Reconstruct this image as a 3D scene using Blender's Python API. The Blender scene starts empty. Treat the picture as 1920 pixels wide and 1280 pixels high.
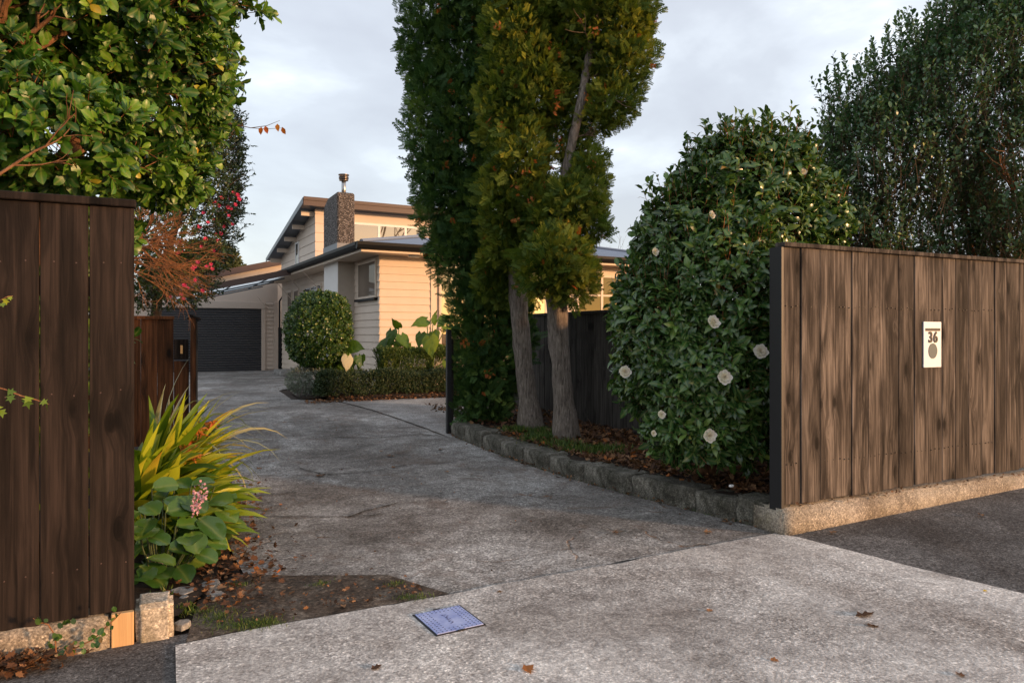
import bpy, bmesh, math, random
import numpy as np
from mathutils import Vector, Matrix, noise as mnoise

random.seed(7)
RNG = np.random.default_rng(11)
R = math.radians
scene = bpy.context.scene
COL = scene.collection

# ---------------------------------------------------------------- camera
YAW = R(25.9)
FPX, HOR, CAMH = 1357.0, 624.0, 1.45
cam_d = bpy.data.cameras.new('camera')
cam = bpy.data.objects.new('camera', cam_d)
COL.objects.link(cam)
cam.location = (0, 0, CAMH)
cam.rotation_euler = (R(90), 0, -YAW)
cam_d.sensor_width = 36.0
cam_d.lens = 36.0 * FPX / 1920.0
cam_d.shift_y = -(640.0 - HOR) / 1920.0
cam_d.clip_start = 0.05
cam_d.clip_end = 3000
scene.camera = cam

# ---------------------------------------------------------------- sky and sun
SUN_AZ, SUN_EL = R(40), R(7.5)      # azimuth from -Y (behind the camera) towards +X
sdir = Vector((math.sin(SUN_AZ) * math.cos(SUN_EL), -math.cos(SUN_AZ) * math.cos(SUN_EL), math.sin(SUN_EL)))
world = bpy.data.worlds.new('World')
scene.world = world
world.use_nodes = True
wn = world.node_tree
wn.nodes.clear()
wl = wn.links.new
w_out = wn.nodes.new('ShaderNodeOutputWorld')
sky = wn.nodes.new('ShaderNodeTexSky')
sky.sky_type = 'NISHITA'
sky.sun_disc = False
sky.sun_elevation = SUN_EL
sky.sun_rotation = math.pi - SUN_AZ
bg1 = wn.nodes.new('ShaderNodeBackground')
bg1.inputs['Strength'].default_value = 0.05
wl(sky.outputs[0], bg1.inputs[0])
tc = wn.nodes.new('ShaderNodeTexCoord')
sep = wn.nodes.new('ShaderNodeSeparateXYZ')
wl(tc.outputs['Generated'], sep.inputs[0])
# project the direction on a cloud deck
def wm(op, a, b=None, clamp=False):
    n = wn.nodes.new('ShaderNodeMath'); n.operation = op; n.use_clamp = clamp
    for i, v in enumerate((a, b)):
        if v is None: continue
        if isinstance(v, (int, float)): n.inputs[i].default_value = v
        else: wl(v, n.inputs[i])
    return n.outputs[0]
zc = wm('ADD', wm('MAXIMUM', sep.outputs[2], 0.0), 0.22)
cmb = wn.nodes.new('ShaderNodeCombineXYZ')
wl(wm('DIVIDE', sep.outputs[0], zc), cmb.inputs[0])
wl(wm('DIVIDE', sep.outputs[1], zc), cmb.inputs[1])
n1 = wn.nodes.new('ShaderNodeTexNoise'); n1.inputs['Scale'].default_value = 1.6; n1.inputs['Detail'].default_value = 6; n1.inputs['Roughness'].default_value = .52; n1.inputs['Distortion'].default_value = .25
wl(cmb.outputs[0], n1.inputs['Vector'])
cr = wn.nodes.new('ShaderNodeValToRGB')
cr.color_ramp.elements[0].position = .36; cr.color_ramp.elements[0].color = (.40, .41, .46, 1)
cr.color_ramp.elements[1].position = .68; cr.color_ramp.elements[1].color = (.82, .84, .87, 1)
e = cr.color_ramp.elements.new(.5); e.color = (.465, .485, .535, 1)
e = cr.color_ramp.elements.new(.59); e.color = (.57, .60, .65, 1)
wl(n1.outputs['Fac'], cr.inputs[0])
# warm glow of the low sun behind thin cloud
dot = wn.nodes.new('ShaderNodeVectorMath'); dot.operation = 'DOT_PRODUCT'
wl(tc.outputs['Generated'], dot.inputs[0]); dot.inputs[1].default_value = sdir
glow = wm('POWER', wm('MAXIMUM', dot.outputs['Value'], 0.0), 5.0)
low = wm('POWER', wm('SUBTRACT', 1.0, wm('ABSOLUTE', sep.outputs[2]), True), 4.0)
glow = wm('MULTIPLY', glow, low)
gm = wn.nodes.new('ShaderNodeMix'); gm.data_type = 'RGBA'
wl(glow, gm.inputs[0]); wl(cr.outputs[0], gm.inputs[6]); gm.inputs[7].default_value = (1.55, .80, .26, 1)
bg2 = wn.nodes.new('ShaderNodeBackground')
bg2.inputs['Strength'].default_value = 1.0
wl(gm.outputs[2], bg2.inputs[0])
addw = wn.nodes.new('ShaderNodeAddShader')
wl(bg1.outputs[0], addw.inputs[0]); wl(bg2.outputs[0], addw.inputs[1])
wl(addw.outputs[0], w_out.inputs[0])

sun_d = bpy.data.lights.new('sun', 'SUN')
sun_d.energy = 3.2
sun_d.angle = R(4.0)
sun_d.color = (1.0, .56, .27)
sun = bpy.data.objects.new('sun', sun_d)
COL.objects.link(sun)
sun.location = sdir * 50
sun.rotation_euler = sdir.to_track_quat('Z', 'Y').to_euler()

scene.view_settings.view_transform = 'Standard'
scene.view_settings.look = 'None'
scene.view_settings.exposure = 0.50
scene.view_settings.gamma = 1.0
scene.render.engine = 'CYCLES'
scene.cycles.max_bounces = 6
scene.cycles.diffuse_bounces = 3
scene.cycles.glossy_bounces = 3
scene.cycles.transparent_max_bounces = 6
scene.cycles.use_denoising = True

# ---------------------------------------------------------------- layout helpers
CS, SN = math.cos(YAW), math.sin(YAW)
def P(px, py, Z):
    """a real point at depth Z metres in front of the camera (survey of the photograph)"""
    xc = (px - 960) / FPX * Z
    return Vector((xc * CS + Z * SN, -xc * SN + Z * CS, CAMH + (HOR - py) / FPX * Z))
def sm(a, b, x):
    t = min(1, max(0, (x - a) / (b - a))); return t * t * (3 - 2 * t)
def gz(x, y):
    """height of the drive"""
    z = .15 * sm(6, 13, y) - .05 * sm(15, 24, y)
    if x > 4.06 and y < 4.5: z += .028 * (x - 4.06)
    return z
def G(px, py, dz=0.0):
    """point of the ground seen at a pixel"""
    Z = 8.0
    for _ in range(30):
        p = P(px, py, Z)
        h = gz(p.x, p.y) + dz
        Z = FPX * (CAMH - h) / (py - HOR)
    p = P(px, py, Z); p.z = h
    return p

# ---------------------------------------------------------------- object helpers
def empty(name, loc=(0, 0, 0), rz=0.0, parent=None):
    o = bpy.data.objects.new(name, None); COL.objects.link(o)
    o.location = loc; o.rotation_euler = (0, 0, rz); o.empty_display_size = .1
    if parent: o.parent = parent
    return o
def tag(o, label=None, cat=None, group=None, kind=None):
    if label: o['label'] = label
    if cat: o['category'] = cat
    if group: o['group'] = group
    if kind: o['kind'] = kind
    return o
def link_mesh(name, me, mat, parent=None, smooth=False):
    o = bpy.data.objects.new(name, me); COL.objects.link(o)
    if mat: me.materials.append(mat)
    if parent:
        o.parent = parent
    if smooth and len(me.polygons):
        me.polygons.foreach_set('use_smooth', [True] * len(me.polygons))
    return o
class MB:
    def __init__(s): s.v = []; s.f = []
    def face(s, pts):
        n = len(s.v); s.v += [tuple(p) for p in pts]; s.f.append(tuple(range(n, n + len(pts))))
    def box(s, a, b):
        x0, y0, z0 = a; x1, y1, z1 = b
        n = len(s.v)
        s.v += [(x0,y0,z0),(x1,y0,z0),(x1,y1,z0),(x0,y1,z0),(x0,y0,z1),(x1,y0,z1),(x1,y1,z1),(x0,y1,z1)]
        s.f += [tuple(n + i for i in q) for q in ((0,3,2,1),(4,5,6,7),(0,1,5,4),(1,2,6,5),(2,3,7,6),(3,0,4,7))]
        return s
    def prism(s, poly, d):
        """extrude a planar polygon by vector d"""
        n = len(s.v); k = len(poly); d = Vector(d)
        s.v += [tuple(p) for p in poly] + [tuple(Vector(p) + d) for p in poly]
        s.f.append(tuple(n + i for i in range(k))[::-1]); s.f.append(tuple(n + k + i for i in range(k)))
        for i in range(k):
            j = (i + 1) % k
            s.f.append((n + i, n + j, n + k + j, n + k + i))
        return s
    def tube(s, pts, rad, sides=6, cap=True):
        pts = [Vector(p) for p in pts]
        if not isinstance(rad, (list, tuple)): rad = [rad] * len(pts)
        n0 = len(s.v); ref = None
        for i, p in enumerate(pts):
            t = (pts[min(i + 1, len(pts) - 1)] - pts[max(i - 1, 0)])
            if t.length < 1e-9: t = Vector((0, 0, 1))
            t.normalize()
            if ref is None: ref = Vector((1, 0, 0)) if abs(t.x) < .8 else Vector((0, 1, 0))
            a = (ref - t * ref.dot(t)).normalized(); ref = a; b = t.cross(a)
            for k in range(sides):
                an = 2 * math.pi * k / sides
                s.v.append(tuple(p + (a * math.cos(an) + b * math.sin(an)) * rad[i]))
        for i in range(len(pts) - 1):
            for k in range(sides):
                k2 = (k + 1) % sides; a0 = n0 + i * sides; b0 = a0 + sides
                s.f.append((a0 + k, a0 + k2, b0 + k2, b0 + k))
        if cap:
            s.f.append(tuple(n0 + k for k in range(sides))[::-1])
            s.f.append(tuple(n0 + (len(pts) - 1) * sides + k for k in range(sides)))
        return s
    def build(s, name, mat, parent=None, smooth=False, bevel=0.0):
        me = bpy.data.meshes.new(name); me.from_pydata(s.v, [], s.f); me.update()
        if bevel:
            bm = bmesh.new(); bm.from_mesh(me)
            bmesh.ops.bevel(bm, geom=bm.edges[:], offset=bevel, segments=1, affect='EDGES', clamp_overlap=True)
            bm.to_mesh(me); bm.free()
        return link_mesh(name, me, mat, parent, smooth)

def np_mesh(name, V, F, mat, parent=None, rnd=None, smooth=True, tl=None):
    """big meshes from numpy arrays; rnd = one random number per vertex, read by the leaf materials"""
    V = np.asarray(V, dtype=np.float32); F = np.asarray(F, dtype=np.int32)
    k = F.shape[1]
    me = bpy.data.meshes.new(name)
    me.vertices.add(len(V)); me.vertices.foreach_set('co', V.ravel())
    me.loops.add(F.size); me.loops.foreach_set('vertex_index', F.ravel())
    me.polygons.add(len(F))
    me.polygons.foreach_set('loop_start', np.arange(0, F.size, k, dtype=np.int32))
    me.polygons.foreach_set('loop_total', np.full(len(F), k, dtype=np.int32))
    if smooth: me.polygons.foreach_set('use_smooth', np.ones(len(F), dtype=bool))
    me.update(calc_edges=True)
    if rnd is not None:
        a = me.attributes.new('rnd', 'FLOAT', 'POINT'); a.data.foreach_set('value', np.asarray(rnd, dtype=np.float32))
    if tl is not None:
        a = me.attributes.new('along', 'FLOAT', 'POINT'); a.data.foreach_set('value', np.asarray(tl, dtype=np.float32))
    return link_mesh(name, me, mat, parent)

def unit(a):
    return a / np.maximum(np.linalg.norm(a, axis=-1, keepdims=True), 1e-9)

# ---------------------------------------------------------------- node helpers
class Mt:
    def __init__(s, name):
        s.m = bpy.data.materials.new(name); s.m.use_nodes = True
        s.nt = s.m.node_tree; s.b = s.nt.nodes['Principled BSDF']; s.out = s.nt.nodes['Material Output']
    def L(s, a, b): s.nt.links.new(a, b)
    def N(s, t): return s.nt.nodes.new(t)
    def obj(s, scale=(1, 1, 1), jitter=0.0):
        t = s.N('ShaderNodeTexCoord'); mp = s.N('ShaderNodeMapping'); mp.inputs['Scale'].default_value = scale
        s.L(t.outputs['Object'], mp.inputs['Vector'])
        if jitter:
            oi = s.N('ShaderNodeObjectInfo'); mu = s.N('ShaderNodeMath'); mu.operation = 'MULTIPLY'; mu.inputs[1].default_value = jitter
            s.L(oi.outputs['Random'], mu.inputs[0]); s.L(mu.outputs[0], mp.inputs['Location'])
        return mp.outputs[0]
    def noise(s, vec, scale, detail=4, rough=.55, dist=0.0):
        n = s.N('ShaderNodeTexNoise'); n.inputs['Scale'].default_value = scale; n.inputs['Detail'].default_value = detail
        n.inputs['Roughness'].default_value = rough; n.inputs['Distortion'].default_value = dist
        s.L(vec, n.inputs['Vector']); return n.outputs['Fac']
    def voro(s, vec, scale, feature='F1', out='Distance', rand=1.0):
        n = s.N('ShaderNodeTexVoronoi'); n.feature = feature; n.inputs['Scale'].default_value = scale; n.inputs['Randomness'].default_value = rand
        s.L(vec, n.inputs['Vector']); return n.outputs[out]
    def ramp(s, fac, stops, interp='LINEAR'):
        r = s.N('ShaderNodeValToRGB'); cr = r.color_ramp; cr.interpolation = interp
        while len(cr.elements) > 1: cr.elements.remove(cr.elements[-1])
        for i, (p, c) in enumerate(stops):
            if isinstance(c, (int, float)): c = (c, c, c)
            e = cr.elements[0] if i == 0 else cr.elements.new(p)
            e.position = p; e.color = (*c, 1)
        s.L(fac, r.inputs[0]); return r.outputs[0]
    def mix(s, fac, a, b, mode='MIX'):
        n = s.N('ShaderNodeMix'); n.data_type = 'RGBA'; n.blend_type = mode
        for i, v in ((0, fac), (6, a), (7, b)):
            if isinstance(v, (int, float)): n.inputs[i].default_value = v if i == 0 else (v, v, v, 1)
            elif isinstance(v, tuple): n.inputs[i].default_value = (*v, 1)
            else: s.L(v, n.inputs[i])
        return n.outputs[2]
    def math(s, op, a, b=0.0, clamp=False):
        n = s.N('ShaderNodeMath'); n.operation = op; n.use_clamp = clamp
        for i, v in enumerate((a, b)):
            if isinstance(v, (int, float)): n.inputs[i].default_value = v
            else: s.L(v, n.inputs[i])
        return n.outputs[0]
    def attr(s, name):
        n = s.N('ShaderNodeAttribute'); n.attribute_name = name; return n.outputs['Fac']
    def col(s, c):
        if isinstance(c, tuple): s.b.inputs['Base Color'].default_value = (*c, 1)
        else: s.L(c, s.b.inputs['Base Color'])
        return s
    def set(s, **k):
        for n, v in k.items():
            i = s.b.inputs[n.replace('_', ' ')]
            if isinstance(v, (int, float, tuple)): i.default_value = v
            else: s.L(v, i)
        return s
    def bump(s, h, strength=.5, dist=.01, prev=None):
        b = s.N('ShaderNodeBump'); b.inputs['Strength'].default_value = strength; b.inputs['Distance'].default_value = dist
        s.L(h, b.inputs['Height'])
        if prev is not None: s.L(prev, b.inputs['Normal'])
        s.L(b.outputs[0], s.b.inputs['Normal']); return b.outputs[0]

def m_plain(name, c, rough=.6, metal=0.0, var=.12, scale=6, bump=0.0):
    t = Mt(name); v = t.obj()
    n = t.noise(v, scale, 5, .6)
    t.col(t.mix(n, tuple(x * (1 - var) for x in c), tuple(min(1, x * (1 + var)) for x in c)))
    t.set(Roughness=rough, Metallic=metal)
    if bump: t.bump(t.noise(v, scale * 12, 3), bump, .004)
    return t.m

def m_leaf(name, stops, rough=.38, trans=.25, tcol=None, spec=.5, vein=0.0):
    t = Mt(name)
    r = t.attr('rnd'); c = t.ramp(r, stops)
    v = t.obj()
    c = t.mix(t.math('MULTIPLY', t.noise(v, 1.7, 3), .5), c, t.mix(1.0, c, (.55, .6, .5), 'MULTIPLY'))
    if vein:
        a = t.attr('along')
        c = t.mix(t.ramp(a, [(0, 1), (.12, .25), (.3, 0)]), c, t.mix(vein, c, (.35, .38, .12)))
    t.col(c); t.set(Roughness=rough); t.b.inputs['Specular IOR Level'].default_value = spec
    if trans:
        tr = t.N('ShaderNodeBsdfTranslucent'); t.L(t.mix(1.0, c, (1.3, 1.35, .6), 'MULTIPLY'), tr.inputs['Color'])
        ms = t.N('ShaderNodeMixShader'); ms.inputs[0].default_value = trans
        t.L(t.b.outputs[0], ms.inputs[1]); t.L(tr.outputs[0], ms.inputs[2]); t.L(ms.outputs[0], t.out.inputs['Surface'])
    return t.m

def m_wood(name, light, mid, dark, knot, patch=.5, rough=.75):
    """upright boards: grain along z, knots, weathered patches; every board differs"""
    t = Mt(name)
    v = t.obj((1, 1, 1), 37.0)
    # knots bend the grain
    kv = t.N('ShaderNodeMapping'); kv.inputs['Scale'].default_value = (7.0, 1.0, 3.0); t.L(v, kv.inputs['Vector'])
    kd = t.voro(kv.outputs[0], 1.0, 'F1', 'Distance')
    kn = t.ramp(kd, [(0, 1), (.12, .9), (.20, .30), (.42, 0)])
    gv = t.N('ShaderNodeMapping'); gv.inputs['Scale'].default_value = (42, 42, 1.3); t.L(v, gv.inputs['Vector'])
    ad = t.N('ShaderNodeVectorMath'); ad.operation = 'ADD'
    t.L(gv.outputs[0], ad.inputs[0]); cx = t.N('ShaderNodeCombineXYZ'); t.L(t.math('MULTIPLY', kn, 2.6), cx.inputs[0]); t.L(cx.outputs[0], ad.inputs[1])
    g1 = t.noise(ad.outputs[0], 1.0, 7, .62, .6)
    g2v = t.N('ShaderNodeMapping'); g2v.inputs['Scale'].default_value = (150, 150, 3.0); t.L(v, g2v.inputs['Vector'])
    g2 = t.noise(g2v.outputs[0], 1.0, 3, .6)
    base = t.ramp(g1, [(.30, dark), (.46, mid), (.62, light)])
    pv = t.N('ShaderNodeMapping'); pv.inputs['Scale'].default_value = (11.0, 11.0, 1.5); t.L(v, pv.inputs['Vector'])
    pt = t.ramp(t.noise(pv.outputs[0], 1.0, 5, .6, .8), [(.40, 0), (.64, 1)])
    base = t.mix(t.math('MULTIPLY', pt, patch * .85), base, dark)
    halo = t.ramp(t.voro(kv.outputs[0], 1.0, 'F1', 'Distance'), [(.1, 1), (.62, 0)]); base = t.mix(t.math('MULTIPLY', t.math('MULTIPLY', halo, pt), .8), base, dark)
    kmask = t.noise(t.obj((2.3, 2.3, .9), 19.0), 1.0, 1)
    kk = t.math('MULTIPLY', kn, t.ramp(kmask, [(.38, 0), (.46, 1)]))
    base = t.mix(kk, base, knot)
    # per board tone
    oi = t.N('ShaderNodeObjectInfo')
    tone = t.ramp(oi.outputs['Random'], [(0, .72), (.5, 1.0), (1, 1.22)])
    base = t.mix(1.0, base, tone, 'MULTIPLY')
    base = t.mix(t.math('MULTIPLY', g2, .5), base, t.mix(1.0, base, (.55, .55, .55), 'MULTIPLY'))
    t.col(base); t.set(Roughness=rough); t.b.inputs['Specular IOR Level'].default_value = .12
    h = t.math('ADD', g1, t.math('MULTIPLY', g2, .5))
    t.bump(t.math('SUBTRACT', h, t.math('MULTIPLY', kk, .5)), .45, .004)
    return t.m

def m_concrete(name, lo, mid, hi, speck=1.0, patchscale=.9, stain=None, cracks=False, rough=.85, bias=0.0, fine=75):
    t = Mt(name); v = t.obj()
    big = t.noise(v, patchscale, 5, .6, .5)
    med = t.noise(v, 7, 5, .65)
    fi = t.noise(v, fine, 2, .7)
    fi2 = t.noise(v, fine * .42, 3, .75)
    f = t.math('ADD', t.math('MULTIPLY', big, .6), t.math('MULTIPLY', med, .4))
    base = t.ramp(f, [(.36 + bias, lo), (.50 + bias, mid), (.64 + bias, hi)])
    sp = t.math('ADD', t.math('MULTIPLY', fi, .55), t.math('MULTIPLY', fi2, .45))
    dk = t.ramp(sp, [(.40, 1), (.5, 0)])
    lt = t.ramp(sp, [(.53, 0), (.66, 1)])
    base = t.mix(t.math('MULTIPLY', dk, .55 * speck), base, t.mix(1.0, base, (.33, .31, .30), 'MULTIPLY'))
    base = t.mix(t.math('MULTIPLY', lt, .75 * speck), base, t.mix(1.0, base, (2.1, 2.1, 2.05), 'MULTIPLY'))
    lo_ = t.ramp(t.noise(t.obj((1, .55, 1)), .75, 4, .55, 1.2), [(.44, 0), (.58, 1)])       # long brownish wear
    base = t.mix(t.math('MULTIPLY', lo_, .55 * min(1, speck)), base, t.mix(1.0, base, (.65, .60, .57), 'MULTIPLY'))
    pz = t.ramp(t.noise(t.obj(), 1.15, 5, .62, .9), [(.36, (.76, .735, .715)), (.5, (1, 1, 1)), (.66, (1.30, 1.30, 1.29))])
    base = t.mix(.85 * min(1, speck), base, t.mix(1.0, base, pz, 'MULTIPLY'))
    vc = t.N('ShaderNodeSeparateColor'); t.L(t.voro(v, fine * 1.25, 'F1', 'Color'), vc.inputs[0])
    zone = t.ramp(t.noise(v, 1.3, 4, .6, .4), [(.38, .25), (.62, 1.0)])
    agg = t.ramp(vc.outputs[0], [(0, .42), (.35, .82), (.62, 1.0), (.85, 1.35), (1, 2.0)])
    base = t.mix(t.math('MULTIPLY', zone, .75 * min(1, speck)), base, t.mix(1.0, base, agg, 'MULTIPLY'))
    if stain:
        sn = t.ramp(t.noise(v, 1.9, 6, .7, 1.0), [(.54, 0), (.68, 1)])
        base = t.mix(t.math('MULTIPLY', sn, .55), base, stain)
    hh = t.math('ADD', sp, t.math('MULTIPLY', med, .3))
    if cracks:
        wv = t.N('ShaderNodeVectorMath'); wv.operation = 'ADD'
        nn = t.N('ShaderNodeTexNoise'); nn.inputs['Scale'].default_value = 2.2; nn.inputs['Detail'].default_value = 5; t.L(v, nn.inputs['Vector'])
        sc = t.N('ShaderNodeVectorMath'); sc.operation = 'SCALE'; sc.inputs['Scale'].default_value = .55; t.L(nn.outputs['Color'], sc.inputs[0])
        t.L(v, wv.inputs[0]); t.L(sc.outputs[0], wv.inputs[1])
        ce = t.voro(wv.outputs[0], .62, 'DISTANCE_TO_EDGE', 'Distance')
        ck = t.ramp(ce, [(0, 1), (.003, .7), (.008, 0)])
        ck = t.math('MULTIPLY', ck, t.ramp(t.noise(v, 1.1, 2), [(.52, 0), (.60, .8)]))
        base = t.mix(ck, base, t.mix(t.ramp(t.noise(v, 9, 2), [(.45, 0), (.6, 1)]), (.035, .03, .022), (.20, .09, .035)))
        hh = t.math('SUBTRACT', hh, t.math('MULTIPLY', ck, 1.5))
    t.col(base); t.set(Roughness=rough); t.b.inputs['Specular IOR Level'].default_value = .2
    t.bump(hh, .7, .006)
    return t.m

# ---------------------------------------------------------------- materials
M = {}
M['wood_dark'] = m_wood('dark stained timber', (.044, .031, .0255), (.025, .018, .015), (.008, .006, .005), (.004, .003, .0025), .7, .65)
M['wood_brown'] = m_wood('weathered brown timber', (.215, .180, .153), (.108, .088, .074), (.024, .0195, .017), (.010, .008, .007), .95)
M['wood_gray'] = m_wood('grey weathered timber', (.115, .103, .092), (.070, .062, .056), (.024, .021, .019), (.012, .010, .010), .5)
M['wood_red'] = m_wood('red brown stained timber', (.19, .075, .032), (.11, .043, .018), (.035, .016, .009), (.009, .005, .004), .5, .5)
M['wood_pale'] = m_wood('fresh pine offcut', (.62, .40, .20), (.52, .32, .15), (.36, .21, .10), (.20, .10, .05), .2)
M['black'] = m_plain('black paint', (.012, .012, .014), .5)
M['cream'] = m_plain('cream wall paint', (.64, .53, .43), .6, var=.10, scale=2.2)
M['cream2'] = m_plain('cream trim paint', (.67, .55, .44), .55, var=.05, scale=3)
M['tan'] = m_plain('tan garage paint', (.56, .46, .38), .65, var=.06, scale=2)
M['white'] = m_plain('white joinery paint', (.78, .77, .75), .45, var=.04)
M['stucco_w'] = m_plain('pale stucco', (.74, .72, .69), .9, var=.06, scale=8, bump=.5)  # brighter copy of the stucco, light on the face put into the colour
M['stucco'] = m_plain('pale textured stucco', (.50, .43, .36), .9, var=.10, scale=10, bump=.9)
M['brown_fascia'] = m_plain('brown fascia paint', (.075, .045, .038), .5)
M['gutter'] = m_plain('black gutter', (.007, .008, .010), .5); M['gutter'].node_tree.nodes['Principled BSDF'].inputs['Specular IOR Level'].default_value = .15
M['steel'] = m_plain('galvanised steel', (.42, .42, .41), .3, .9)
M['steel_dark'] = m_plain('painted steel tube', (.10, .12, .14), .4, .3)
M['roof'] = m_plain('blue grey roofing iron', (.19, .225, .29), .42, .25, .1, 2)
M['roller'] = m_plain('charcoal roller door', (.022, .024, .030), .38, 0, .1, 1)
M['stone'] = m_concrete('old concrete edging', (.050, .048, .034), (.115, .108, .088), (.24, .225, .19), 1.3, 5, (.040, .050, .020), fine=90)
M['footing'] = m_concrete('rough concrete footing', (.22, .185, .14), (.33, .285, .225), (.42, .37, .31), 1.1, 2.0, (.20, .17, .09), fine=90)
M['drive'] = m_concrete('worn concrete drive', (.135, .126, .116), (.245, .232, .218), (.44, .43, .415), 1.4, .75, (.13, .085, .06), True)
M['crossing'] = m_concrete('pale concrete crossing', (.23, .208, .192), (.44, .415, .39), (.60, .58, .55), 1.0, .5, None, False, bias=-.045)
M['pad'] = m_concrete('pale parking concrete', (.20, .192, .182), (.29, .28, .27), (.37, .36, .345), 1.0, .7)
M['asphalt'] = m_concrete('asphalt', (.092, .088, .086), (.122, .117, .114), (.18, .173, .167), 1.7, 1.5, None, fine=85)
M['earth'] = m_concrete('dark garden earth', (.018, .012, .009), (.035, .023, .016), (.06, .042, .028), .9, 3)
M['soil'] = m_concrete('stony trodden soil', (.038, .028, .021), (.085, .064, .048), (.16, .135, .11), 1.3, 4, None, fine=60)
M['rubble'] = m_concrete('broken concrete', (.17, .165, .155), (.27, .26, .245), (.36, .35, .33), .7, 5)
M['joint'] = m_concrete('gritty joint', (.02, .018, .014), (.045, .036, .024), (.10, .06, .03), 1, 9)

def m_bark(name, lo, hi, sx=55, sz=7):
    t = Mt(name); v = t.obj((sx, sx, sz)); n = t.noise(v, 1.0, 6, .7, .8); n2 = t.noise(t.obj(), 5, 4)
    c = t.ramp(n, [(.34, lo), (.52, tuple((a + b) / 2 for a, b in zip(lo, hi))), (.66, hi)])
    c = t.mix(t.math('MULTIPLY', t.ramp(n2, [(.4, 0), (.7, 1)]), .5), c, t.mix(1.0, c, (1.25, 1.3, 1.25), 'MULTIPLY'))
    t.col(c); t.set(Roughness=.9); t.b.inputs['Specular IOR Level'].default_value = .15; t.bump(n, 1.0, .012); return t.m
M['bark'] = m_bark('shaggy cypress bark', (.07, .055, .045), (.31, .26, .22))
M['bark_red'] = m_bark('smooth reddish bark', (.10, .045, .022), (.27, .14, .075), 22, 8)
M['twig'] = m_bark('orange brown twig', (.20, .085, .035), (.42, .20, .10), 30, 30)
M['twig_gray'] = m_bark('grey brown twig', (.09, .06, .04), (.22, .15, .10), 30, 30)

M['L_gris'] = m_leaf('broad glossy leaf', [(0, (0.013, 0.055, 0.009)), (.4, (0.039, 0.127, 0.013)), (.75, (0.094, 0.226, 0.018)), (.95, (0.209, 0.363, 0.031)), (1, (0.605, 0.352, 0.022))], .36, .18, spec=.45, vein=.35)
M['L_cam'] = m_leaf('dark camellia leaf', [(0, (0.014, 0.048, 0.014)), (.45, (0.034, 0.103, 0.025)), (.8, (0.086, 0.190, 0.039)), (.96, (0.230, 0.299, 0.057)), (1, (0.460, 0.149, 0.034))], .25, .15, spec=.55, vein=.3)
M['L_pinkcam'] = m_leaf('small dark camellia leaf', [(0, (0.017, 0.042, 0.014)), (.6, (0.039, 0.081, 0.022)), (1, (0.112, 0.140, 0.028))], .35, .15)
M['L_cyp'] = m_leaf('cypress spray', [(0, (.050, .095, .016)), (.4, (.135, .185, .026)), (.8, (.28, .285, .038)), (.985, (.40, .36, .05)), (1, (.55, .12, .03))], .6, .3, spec=.2)  # sunlight on the crowns brightened into the yellow green colours
M['L_cypd'] = m_leaf('dark cypress spray', [(0, (0.030, 0.078, 0.023)), (.5, (0.081, 0.155, 0.039)), (.92, (0.169, 0.256, 0.055)), (.99, (0.230, 0.310, 0.065)), (1, (0.540, 0.139, 0.039))], .6, .2, spec=.2)  # darker copy for the left column, its shade put into the colour
M['L_bush'] = m_leaf('small grey green leaf', [(0, (0.035, 0.085, 0.043)), (.5, (0.094, 0.181, 0.088)), (.85, (0.188, 0.275, 0.112)), (1, (0.413, 0.425, 0.125))], .35, .2)
M['L_topi'] = m_leaf('topiary leaf', [(0, (0.022, 0.059, 0.014)), (.55, (0.059, 0.126, 0.025)), (.9, (0.154, 0.210, 0.035)), (1, (0.420, 0.378, 0.098))], .3, .2)
M['L_hedge'] = m_leaf('fine hedge leaf', [(0, (0.025, 0.048, 0.020)), (.6, (0.050, 0.084, 0.031)), (1, (0.126, 0.140, 0.042))], .5, .2)
M['L_silver'] = m_leaf('silver leaf', [(0, (.13, .15, .12)), (.6, (.26, .29, .25)), (1, (.42, .44, .38))], .6, .15)
M['L_hedge2'] = m_leaf('fresh hedge leaf', [(0, (0.031, 0.067, 0.017)), (.5, (0.077, 0.133, 0.025)), (1, (0.224, 0.266, 0.042))], .5, .2)
M['L_strap'] = m_leaf('yellow green strap leaf', [(0, (.050, .105, .010)), (.3, (.14, .24, .014)), (.6, (.33, .40, .022)), (.93, (.62, .58, .05)), (1, (.46, .22, .03))], .36, .25)
M['L_flax'] = m_leaf('grey flax leaf', [(0, (.10, .15, .10)), (.5, (.24, .29, .22)), (1, (.40, .36, .18))], .4, .2)
M['L_berg'] = m_leaf('broad rounded leaf', [(0, (0.033, 0.091, 0.016)), (.5, (0.065, 0.150, 0.023)), (.85, (0.111, 0.208, 0.033)), (.95, (0.156, 0.208, 0.039)), (1, (0.390, 0.078, 0.039))], .30, .18, vein=.2)
M['L_ear'] = m_leaf('elephant ear leaf', [(0, (.05, .12, .02)), (.5, (.12, .22, .02)), (1, (.30, .38, .03))], .38, .35)
M['L_far'] = m_leaf('olive far leaf', [(0, (.04, .055, .02)), (.6, (.085, .10, .03)), (1, (.15, .155, .05))], .6, .2)
M['L_dead'] = m_leaf('dead leaf', [(0, (.06, .030, .018)), (.4, (.13, .062, .034)), (.75, (.24, .12, .06)), (.93, (.36, .20, .11)), (1, (.50, .15, .03))], .7, .1, spec=.2)
M['L_orange'] = m_leaf('orange leaf', [(0, (.45, .10, .02)), (1, (.62, .26, .05))], .5, .3)
M['L_grass'] = m_leaf('grass blade', [(0, (.035, .075, .012)), (.6, (.075, .15, .018)), (1, (.22, .24, .06))], .5, .25)
M['L_pale'] = m_leaf('pale dying leaf', [(0, (.55, .50, .33)), (1, (.62, .58, .42))], .6, .3)
M['p_white'] = m_leaf('blush petal', [(0, (.85, .70, .67)), (1, (.93, .88, .86))], .5, .3)
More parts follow.
